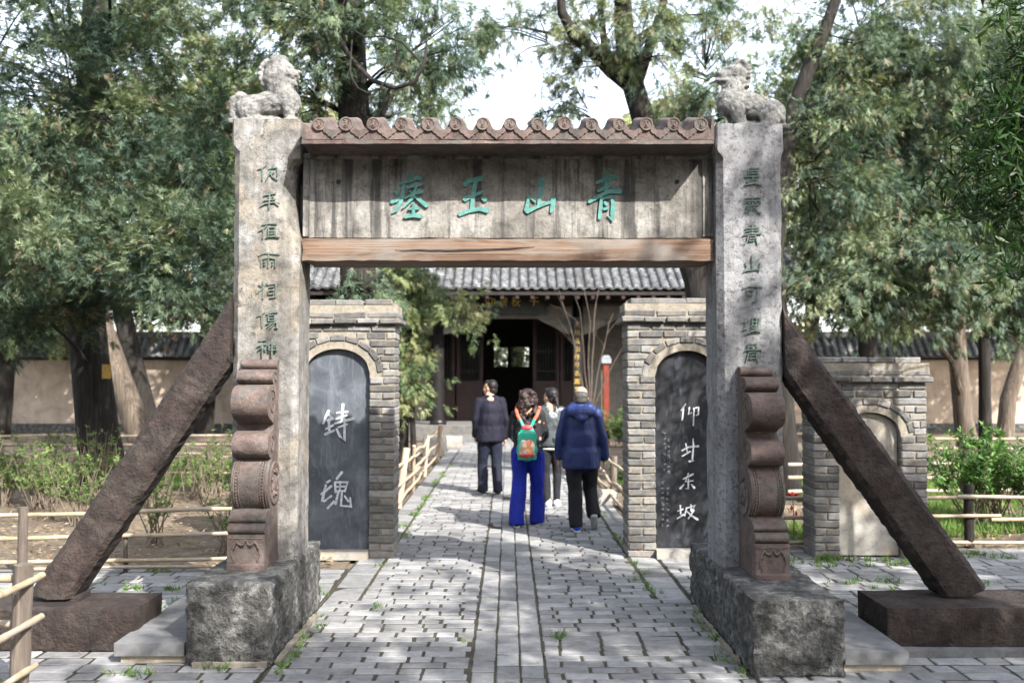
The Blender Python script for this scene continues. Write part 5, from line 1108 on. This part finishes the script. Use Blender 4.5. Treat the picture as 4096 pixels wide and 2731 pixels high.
scatter('fallen_leaves', 'brown fallen leaves over the right bed', 'leaves', 3500, (2.2, 8, 10.05, 13.5), .06, FLT, 'litter', .03, (0, 1), (1, 0, 0), .7, roll=.15)
scatter('fallen_leaves', 'few brown leaves scattered over the brick path', 'leaves', 260, (-3.5, 3.8, 5.5, 14), .035, FLT, 'litter', .016, (0, 1), (1, 0, 0), .7, roll=.15)
WT = upright([blade_tpl(k) * np.array([1.6, 1.6, 1]) for k in range(4)])
def weeds(label, n, spots, sp):
    P = []; D = []
    for _ in range(n):
        x, y = random.choice(spots); P.append((x + random.gauss(0, sp[0]), y + random.gauss(0, sp[1]), .008)); D.append((random.gauss(0, .4), random.gauss(0, .4), 1))
    tag(obj('weeds', leaf_mesh('weeds', P, D, .05 * RNG.uniform(.4, 1.5, n), RNG.uniform(.1, .8, n), WT), 'grass'), label, 'weeds', None, 'stuff')
weeds('green weeds in the joints of the left paving', 700, [(random.uniform(-4.2, -1.5), random.uniform(5.6, 9.0)) for _ in range(46)] + [(-2.35, 6.4 + .1 * i) for i in range(12)], (.07, .03))
weeds('green weeds in the joints of the right paving', 600, [(random.uniform(2.2, 5), random.uniform(7, 9.9)) for _ in range(26)] + [(random.uniform(2.6, 4.2), random.uniform(9.3, 9.6)) for _ in range(14)] + [(2.38, 6.6 + .1 * i) for i in range(8)], (.08, .03))
weeds('green weeds along the edges of the brick path', 430, [(s * 1.17 + random.gauss(0, .02), random.uniform(7.8, 20)) for s in (-1, 1) for _ in range(30)] + [(random.uniform(-1.3, 1.3), random.uniform(5.6, 8)) for _ in range(5)] + [(s * 1.36, 5.9 + .2 * i) for s in (-1, 1) for i in range(8)], (.03, .05))
# ------------------------------------------------------------------ people walking to the hall (local: +y is the way they walk, x to their right)
def cloth(name, c, rough=.8, sc=30, var=.18, spec=.25):
    t = NT(name); v = t.coord(rnd=False)
    col = t.ramp(t.noise(v, 4, 4, .6), [(.3, tuple(x * (1 - var) for x in c)), (.7, tuple(x * (1 + var) for x in c))])
    n = t.bump(t.noise(t.coord((1, 1, .45), False), 7, 5, .6, .8), .55, .03); n = t.bump(t.noise(v, sc * 12, 2, .5), .15, .002, n)
    M[name] = t.done(col, rough, n, spec)
cloth('skin', (.42, .25, .175), .55, 20, .1); cloth('hair_black', (.012, .010, .010), .5, 60, .4); cloth('hair_brown', (.026, .016, .014), .5, 60, .4); cloth('hair_grey', (.05, .045, .042), .6, 60, .4)
cloth('suit_navy', (.004, .0037, .011), .75); cloth('trouser_navy', (.007, .009, .018), .8); cloth('trouser_black', (.009, .009, .011), .8); cloth('royal_blue', (.004, .014, .22), .7)
cloth('leather', (.035, .042, .045), .38, 30, .3, .5); cloth('anorak', (.005, .014, .07), .55, 30, .25, .35); cloth('shoe_dark', (.012, .012, .014), .6); cloth('shoe_white', (.62, .62, .62), .6); cloth('sole', (.34, .33, .32), .7); cloth('shoe_blue', (.01, .06, .42), .6)
cloth('pale_shirt', (.45, .46, .42), .7)
def floral():
    t = NT('floral_black'); v = t.coord(rnd=False); vo = t.n('TexVoronoi', {'Vector': v, 'Scale': 11.0, 'Randomness': .7})
    dots = t.math('LESS_THAN', vo.outputs['Distance'], .22); c2 = t.ramp(t.n('SeparateColor', {0: vo.outputs['Color']}).outputs[0], [(0, (.5, .06, .02)), (.45, (.6, .10, .05)), (.55, (.03, .22, .16)), (1, (.55, .22, .15))])
    M['floral_black'] = t.done(t.mix(dots, (.010, .010, .012), c2), .8)
    t = NT('pack_print'); v = t.coord(rnd=False); vo = t.n('TexVoronoi', {'Vector': v, 'Scale': 22.0})
    M['pack_print'] = t.done(t.ramp(t.n('SeparateColor', {0: vo.outputs['Color']}).outputs[0], [(.1, (.55, .03, .03)), (.35, (.60, .42, .25)), (.55, (.55, .20, .05)), (.7, (.10, .32, .30)), (.9, (.6, .5, .4))]), .5)
floral(); flat('pack_green', (.02, .26, .18), .5, .4, .2, 10); flat('pack_red', (.5, .04, .05), .5, .4, .2, 10); flat('strap_red', (.55, .10, .05), .6, .3, .3, 30)
def hand(w, d, s, curl=.35):
    """palm and five bent fingers hanging from wrist w along d; s = side the thumb is on"""
    w = Vector(w); d = Vector(d).normalized(); f = Vector((0, 1, 0)); f = (f - d * f.dot(d)).normalized(); o = d.cross(f).normalized() * s
    P = [cap(w, w + d * .03, .024, .026), cap(w + d * .03 + f * .016, w + d * .085 + f * .022, .019, .017), cap(w + d * .03 - f * .016, w + d * .085 - f * .022, .019, .016)]
    for k, L in enumerate((.066, .074, .07, .055)):
        a = w + d * .092 + f * (.029 - .0195 * k); m = a + d * L * .5 - o * L * .12; e = m + d * L * .42 - o * L * curl
        P += [cap(a - d * .02, m, .0088, .0082, n=7), cap(m, e, .0082, .007, n=7)]
    a = w + d * .035 + f * .028; m = a + d * .032 + f * .022; P += [cap(a, m, .0115, .0095, n=7), cap(m, m + d * .028 + f * .004 - o * .01, .0095, .008, n=7)]
    return P
def head(c, yaw, s=1.0):
    """skull, jaw, nose, lips, brow, ears, neck; looks along +y turned by yaw (to its left)"""
    Rz = Matrix.Rotation(yaw, 3, 'Z'); c = Vector(c)
    def q(x, y, z): return c + Rz @ Vector((x, y, z)) * s
    def e(x, y, z, a, b, d): return ell(q(x, y, z), (a * s, b * s, d * s), (0, 0, yaw))
    P = [e(0, -.012, .025, .077, .096, .092), e(0, .030, -.035, .062, .066, .078), e(0, .062, -.082, .030, .026, .022), cap(q(0, .088, .012), q(0, .104, -.022), .009 * s, .014 * s), e(0, .090, -.052, .022, .010, .0065), e(0, .089, -.063, .019, .010, .006), e(0, .078, .022, .052, .014, .010)]
    for k in (-1, 1): P += [e(k * .078, -.005, -.012, .009, .018, .032), e(k * .031, .080, .005, .014, .008, .008), e(k * .04, .062, -.03, .022, .02, .022)]
    return P + [cap(q(0, -.01, -.06), q(0, -.03, -.17) if False else c + Vector((0, -.02, -.15)), .052 * s, .05 * s)]
def person(label, loc, rz, J, clothes, hyaw=0, hs=1.0, hands=True, group='people walking to the hall'):
    P = head(J['head'], hyaw, hs)
    P += [cap(J['neck'], J['pel'], .085, .10, .8), cap(Vector(J['sl']) * .9 - Vector((0, 0, -.09)) * 0 + Vector((.02, 0, .08)), Vector(J['sr']) * .9 + Vector((-.02, 0, .08)), .03, .03)]
    for s in 'lr':
        P += [cap(Vector(J['s' + s]) * .96 + Vector((0, 0, .01)), J['e' + s], .036, .034), cap(J['e' + s], J['w' + s], .036, .026), cap(J['h' + s], J['k' + s], .075, .052), cap(J['k' + s], J['a' + s], .052, .036), cap(J['a' + s], J['t' + s], .034, .026)]
        if hands: P += hand(J['w' + s], Vector(J['w' + s]) - Vector(J['e' + s]), -1 if s == 'l' else 1)
    o = obj('person', remesh(P, .0108, 1, 'person'), 'skin', None, loc); o.rotation_euler = (0, 0, rz); tag(o, label, 'person', group)
    ey = Matrix.Rotation(hyaw, 3, 'Z')
    for k in (-1, 1):
        c = Vector(J['head']) + ey @ Vector((k * .031, .087, .006)) * hs; mb = MB(); ell((0, 0, 0), (.011, .006, .006))(mb); mb.smooth = True; mb.build('eye', 'hair_black', o, loc=c)
    for (nm, mat, prims, vox, sm, dp, ds) in clothes:
        obj(nm, remesh(prims, vox, sm, nm, dp * (1.2 if nm != 'hair' else 1), ds, .4 if nm != 'hair' else 1), mat, o)
    return o
def joints(lf, rf, hip=.86, sh=1.38, shw=.19, hd=1.535, arms=((-.27, .02, 1.10), (-.29, .06, .86)), armsr=None, knee=.46, head_off=(0, .03)):
    ar = armsr or tuple((-x, y, z) for x, y, z in arms)
    J = dict(neck=(0, -.01, sh + .04), pel=(0, 0, hip + .05), sl=(-shw, 0, sh), sr=(shw, 0, sh), el=arms[0], wl=arms[1], er=ar[0], wr=ar[1], hl=(-.09, 0, hip), hr=(.09, 0, hip), head=(head_off[0], head_off[1], hd))
    for s, f in (('l', lf), ('r', rf)):
        sx = -1 if s == 'l' else 1; ank = Vector((f[0], f[1] - .05, f[2] + .085)); J['a' + s] = tuple(ank)
        J['k' + s] = f[3] if len(f) > 3 else (f[0] * .45 + sx * .05, f[1] * .55 + .035, knee); J['t' + s] = f[4] if len(f) > 4 else (f[0] + sx * .025, f[1] + .10, f[2] + .035)
    return J
def leg(p0, p1, r0, r1, n=14):
    """trouser leg with a flat hem"""
    def go(mb):
        a, b = Vector(p0), Vector(p1); mb.tube([a - (b - a).normalized() * r0 * .5, a] + [a.lerp(b, q / 5) for q in range(1, 6)], [r0 * .8] + [r0 + (r1 - r0) * q / 5 for q in range(6)], n)
    return go
def trousers(J, mat, rt=.105, rk=.082, ra=.075, name='trousers', drop=.0):
    P = [ell((0, -.01, J['hl'][2] + .03), (.175, .125, .13))]
    for s in 'lr':
        a = Vector(J['a' + s]); P += [cap(J['h' + s], J['k' + s], rt, rk), leg(J['k' + s], a + Vector((0, 0, -.04 - drop)), rk, ra)]
    return (name, mat, P, .013, 4, .010, 9)
def shoe(J, s, mat, name='shoe', k=1.0):
    a, t = Vector(J['a' + s]), Vector(J['t' + s]); d = (t - a); d.z = 0; h = a + Vector((0, 0, -.045)) - d.normalized() * .025
    return (name, mat, [cap(a + Vector((0, 0, -.02)), h, .046 * k, .042 * k), cap(h, t, .042 * k, .040 * k), cap(t, t + d.normalized() * .05, .040 * k, .032 * k)], .009, 2, 0, 1)
def sole(J, s, mat='sole'):
    a, t = Vector(J['a' + s]), Vector(J['t' + s]); d = (t - a); h = a + Vector((0, 0, -.068)) - Vector((d.x, d.y, 0)).normalized() * .03
    return ('sole', mat, [cap(h, t + Vector((0, 0, -.02)) + d * .25, .030, .026), cap(h + Vector((.012, 0, 0)), t + Vector((.016, 0, -.02)), .026, .03), cap(h - Vector((.012, 0, 0)), t + Vector((-.016, 0, -.02)), .026, .03)], .009, 1, 0, 1)
def hair_cap(c, yaw, s=1.0, back=.012, low=-.01, fr=.045):
    Rz = Matrix.Rotation(yaw, 3, 'Z'); c = Vector(c); q = lambda x, y, z: c + Rz @ Vector((x, y, z)) * s
    return [ell(q(0, -.026 - back, .038), (.085 * s, .092 * s, .088 * s), (0, 0, yaw)), ell(q(0, -.055 - back, low - .02), (.072 * s, .05 * s, .07 * s), (0, 0, yaw)), ell(q(0, fr - .02, .085), (.065 * s, .055 * s, .032 * s), (0, 0, yaw))]
def upper(J, sh, hem, wx, wy, hemx, hemy, slv=(.06, .05, .045), short=.0, y=-.005, waist=None):
    """coat: shoulders, chest, skirt and both sleeves"""
    sw = J['sr'][0]
    P = [cap((-.045, y, sh + .035), (-sw + .01, y, sh - .015), .062, .052), cap((.045, y, sh + .035), (sw - .01, y, sh - .015), .062, .052), ell((0, y, sh - .13), (wx * .93, wy, .17)), ell((0, y, (sh + hem) / 2 + .02), ((wx + hemx) / 2 * .96 if not waist else waist, (wy + hemy) / 2, (sh - hem) * .42)), ell((0, y, hem + .16), (hemx, hemy, .20)), cap((0, y, sh - .02), (0, y, sh + .06), .08, .056)]
    def skirt(mb):
        rows = [(hem, 1.0), (hem + .012, 1.03), (hem + .12, 1.0), (hem + .22, .93)]; o = len(mb.v); n = 24
        for z, k in rows:
            for i in range(n): a = i * 6.2832 / n; mb.v.append((math.cos(a) * hemx * k, y + math.sin(a) * hemy * k, z))
        for j in range(3):
            for i in range(n): mb.f.append((o + j * n + i, o + j * n + (i + 1) % n, o + (j + 1) * n + (i + 1) % n, o + (j + 1) * n + i))
        mb.f.append(tuple(o + i for i in range(n))[::-1]); mb.f.append(tuple(o + 3 * n + i for i in range(n)))
    P.append(skirt)
    for s in 'lr':
        w = Vector(J['w' + s]); e = Vector(J['e' + s]); P += [cap(J['s' + s], e, slv[0], slv[1]), cap(e, w + (w - e).normalized() * -short, slv[1], slv[2])]
    return P
# 1 man in the dark suit, looking to his left
g = at(490, 493, 14.8); J = joints((-.10, .10, 0), (.11, -.02, 0), .87, 1.385, .175, 1.575, ((-.225, .0, 1.11), (-.21, .10, .88)), ((.235, -.02, 1.11), (.235, .03, .86)))
person('man in dark navy suit jacket turning his head left', (g.x, g.y, TOP), R(10), J, [trousers(J, 'trouser_navy', .10, .082, .078), ('jacket', 'suit_navy', upper(J, 1.385, .78, .19, .135, .205, .145, (.064, .056, .052)), .014, 9, .010, 8),
    ('collar', 'suit_navy', [cap((-.05, -.045, 1.45), (.05, -.045, 1.45), .028, .028), cap((-.06, -.01, 1.45), (-.05, .05, 1.42), .024, .02), cap((.06, -.01, 1.45), (.05, .05, 1.42), .024, .02)], .01, 2, 0, 1), ('hair', 'hair_black', hair_cap(J['head'], R(52)), .009, 3, .004, 60), shoe(J, 'l', 'shoe_dark'), shoe(J, 'r', 'shoe_dark'), sole(J, 'l'), sole(J, 'r')], R(52))
# 2 woman with curly hair, backpack and blue trousers
g = at(528, 525, 11.75); J = joints((-.125, -.08, 0), (.11, .12, 0), .84, 1.30, .15, 1.475, ((-.20, .04, 1.06), (-.15, .20, .98)), knee=.45)
cr = random.Random(5); curls = [ell((0, -.03, 1.51), (.098, .10, .098))]
for i in range(150):
    z = cr.uniform(1.16, 1.56); k = 1 - abs(z - 1.30) / .36; w = .078 + .06 * max(0, k); a = cr.uniform(0, 6.28); x, y = math.cos(a) * w * cr.uniform(.7, 1), -.055 + math.sin(a) * .085 * cr.uniform(.7, 1)
    if y > .035 and z < 1.52 and abs(x) < .075: y = -.05
    curls.append(ell((x, y, z), (.024, .024, .034), (cr.uniform(-1, 1), cr.uniform(-1, 1), 0), 8, 6))
P = [ell((0, -.015, .88), (.17, .135, .13))]
for s, sx in (('l', -1), ('r', 1)):
    a = Vector(J['a' + s]); P += [cap(J['h' + s], J['k' + s], .104, .084), leg(J['k' + s], a + Vector((0, .02, -.068)), .084, .094)]
w2 = person('woman with long curly hair, green backpack and wide royal blue trousers', (g.x, g.y, TOP), R(-4), J, [('trousers', 'royal_blue', P, .013, 4, .016, 7), ('sweater', 'floral_black', upper(J, 1.295, .84, .165, .12, .175, .135, (.06, .054, .046)), .014, 9, .010, 9),
    ('hair', 'hair_brown', curls, .010, 1, .012, 40), shoe(J, 'l', 'shoe_dark'), shoe(J, 'r', 'shoe_dark'), sole(J, 'l', 'shoe_white'), sole(J, 'r', 'shoe_white')])
bp = thing('backpack', 'small green printed backpack with red and green straps on the curly haired woman', 'backpack', (g.x, g.y, TOP), R(-4))
def rbox(a, b, r): 
    m = MB().box(a, b); me = bevel_mesh(m.mesh('x'), r, 4); return me
def lumps(c, r): return [ell(c, r, (0, 0, 0), 20, 14)]
obj('bag_body', remesh([lambda mb: mb.box((-.108, -.265, .785), (.108, -.15, 1.10)), ell((0, -.20, 1.0), (.11, .07, .16)), ell((0, -.20, .88), (.120, .08, .115)), ell((0, -.195, 1.08), (.095, .06, .11)), ell((-.05, -.2, .9), (.075, .075, .1)), ell((.05, -.2, .9), (.075, .075, .1))], .011, 4, 'bag_body', .004, 14), 'pack_green', bp)
obj('front_pocket', remesh([ell((-.03, -.245, .93), (.07, .05, .10)), ell((.03, -.245, .93), (.07, .05, .10)), ell((0, -.245, .87), (.095, .055, .07))], .009, 3, 'front_pocket', .004, 20), 'pack_print', bp)
obj('top_flap', remesh([ell((0, -.215, 1.155), (.07, .045, .035))], .009, 2, 'top_flap'), 'pack_red', bp)
obj('zip_band', remesh([cap((-.08, -.287, .85), (.08, -.287, .85), .016, .016)], .008, 1, 'zip_band'), 'pack_red', bp)
for sx in (-1, 1):
    MB().tube([(sx * .03, -.20, 1.14), (sx * .06, -.19, 1.20), (sx * .085, -.18, 1.25)], [.02, .02, .019], 8).build('strap_lower', 'pack_green', bp)
    MB().tube([(sx * .085, -.18, 1.25), (sx * .11, -.165, 1.29), (sx * .13, -.11, 1.345), (sx * .135, .0, 1.385), (sx * .12, .09, 1.34)], [.019, .019, .019, .018, .018], 8).build('strap', 'strap_red', bp)
    MB().tube([(sx * .10, -.19, .93), (sx * .17, -.12, 1.0), (sx * .20, -.02, 1.08)], .007, 6).build('side_strap', 'shoe_dark', bp)
# 3 woman in a grey leather jacket
g = at(550.5, 505, 13.5); J = joints((-.04, -.02, 0), (.09, .05, 0), .84, 1.29, .15, 1.47, ((-.20, .05, 1.06), (-.19, .2, .97)), knee=.45)
person('woman in grey leather jacket with ponytail behind the curly haired woman', (g.x, g.y, TOP), R(4), J, [trousers(J, 'trouser_black', .09, .062, .052), ('jacket', 'leather', upper(J, 1.285, .80, .17, .12, .172, .128, (.06, .053, .048)), .014, 9, .010, 10), ('shirt_hem', 'pale_shirt', [ell((0, 0, .775), (.165, .118, .03))], .012, 1, 0, 1),
    ('collar', 'leather', [cap((-.055, -.03, 1.36), (.055, -.03, 1.36), .03, .03), cap((-.06, 0, 1.36), (-.04, .05, 1.34), .025, .02), cap((.06, 0, 1.36), (.04, .05, 1.34), .025, .02)], .01, 2, 0, 1), ('hair', 'hair_black', hair_cap(J['head'], R(38), 1.04, .012, -.02) + [cap((.065, -.10, 1.45), (.085, -.13, 1.33), .035, .018)], .009, 3, .005, 60),
    shoe(J, 'l', 'shoe_white', k=1.08), shoe(J, 'r', 'shoe_white', k=1.08), sole(J, 'l', 'shoe_white'), sole(J, 'r', 'shoe_white')], R(38), .97)
# 4 man in the hooded anorak, right heel lifted
g = at(581.5, 529, 11.4); J = joints((-.055, -.06, 0), (.115, .0, 0), .85, 1.325, .175, 1.515, ((-.245, .0, 1.06), (-.255, .06, .83)), ((.245, .0, 1.06), (.26, .05, .83)))
J['ar'] = (.14, -.02, .19); J['tr'] = (.15, .06, .06); J['kr'] = (.10, .14, .47)
P = upper(J, 1.325, .695, .18, .135, .212, .155, (.066, .057, .05))
man = person('bald crowned man in navy hooded anorak and black trousers on the right', (g.x, g.y, TOP), R(-3), J, [trousers(J, 'trouser_black', .105, .085, .08), ('anorak', 'anorak', P, .014, 9, .012, 7),
    ('hood', 'anorak', [cap((-.10, -.05, 1.40), (.10, -.05, 1.40), .05, .05), ell((0, -.10, 1.34), (.17, .09, .07), (R(18), 0, 0)), cap((-.13, -.06, 1.37), (0, -.17, 1.27), .05, .045), cap((.13, -.06, 1.37), (0, -.17, 1.27), .05, .045), cap((-.09, -.03, 1.43), (-.05, .06, 1.40), .035, .03), cap((.09, -.03, 1.43), (.05, .06, 1.40), .035, .03)], .011, 3, .006, 14),
    ('hair', 'hair_grey', [ell((0, -.05, 1.525), (.086, .07, .058)), ell((0, -.065, 1.48), (.07, .05, .05)), ell((.0, -.005, 1.545), (.085, .075, .035))], .009, 2, .003, 60),
    shoe(J, 'l', 'shoe_blue'), sole(J, 'l', 'shoe_white')], 0, 1.0)
a, t_ = Vector(J['ar']), Vector(J['tr']); u = (t_ - a).normalized(); dn = Vector((0, -u.z, u.y)) * -1
dn = Vector((0, -.85, -.5)).normalized()
obj('shoe', remesh([cap(a + Vector((0, 0, -.01)), a + u * .02 + dn * .01, .05, .046), cap(a + dn * .015, t_ + dn * .01, .044, .042), cap(t_, t_ + Vector((.01, .05, -.015)), .042, .034)], .009, 2, 'shoe'), 'shoe_blue', man)
obj('sole', remesh([cap(a + dn * .045, t_ + dn * .04, .03, .034), cap(a + dn * .045 + Vector((.012, 0, 0)), t_ + dn * .04 + Vector((.014, 0, 0)), .03, .032), cap(a + dn * .045 - Vector((.012, 0, 0)), t_ + dn * .04 - Vector((.014, 0, 0)), .03, .032)], .009, 1, 'sole'), 'sole', man)
bpy.data.scenes.remove(LAB)
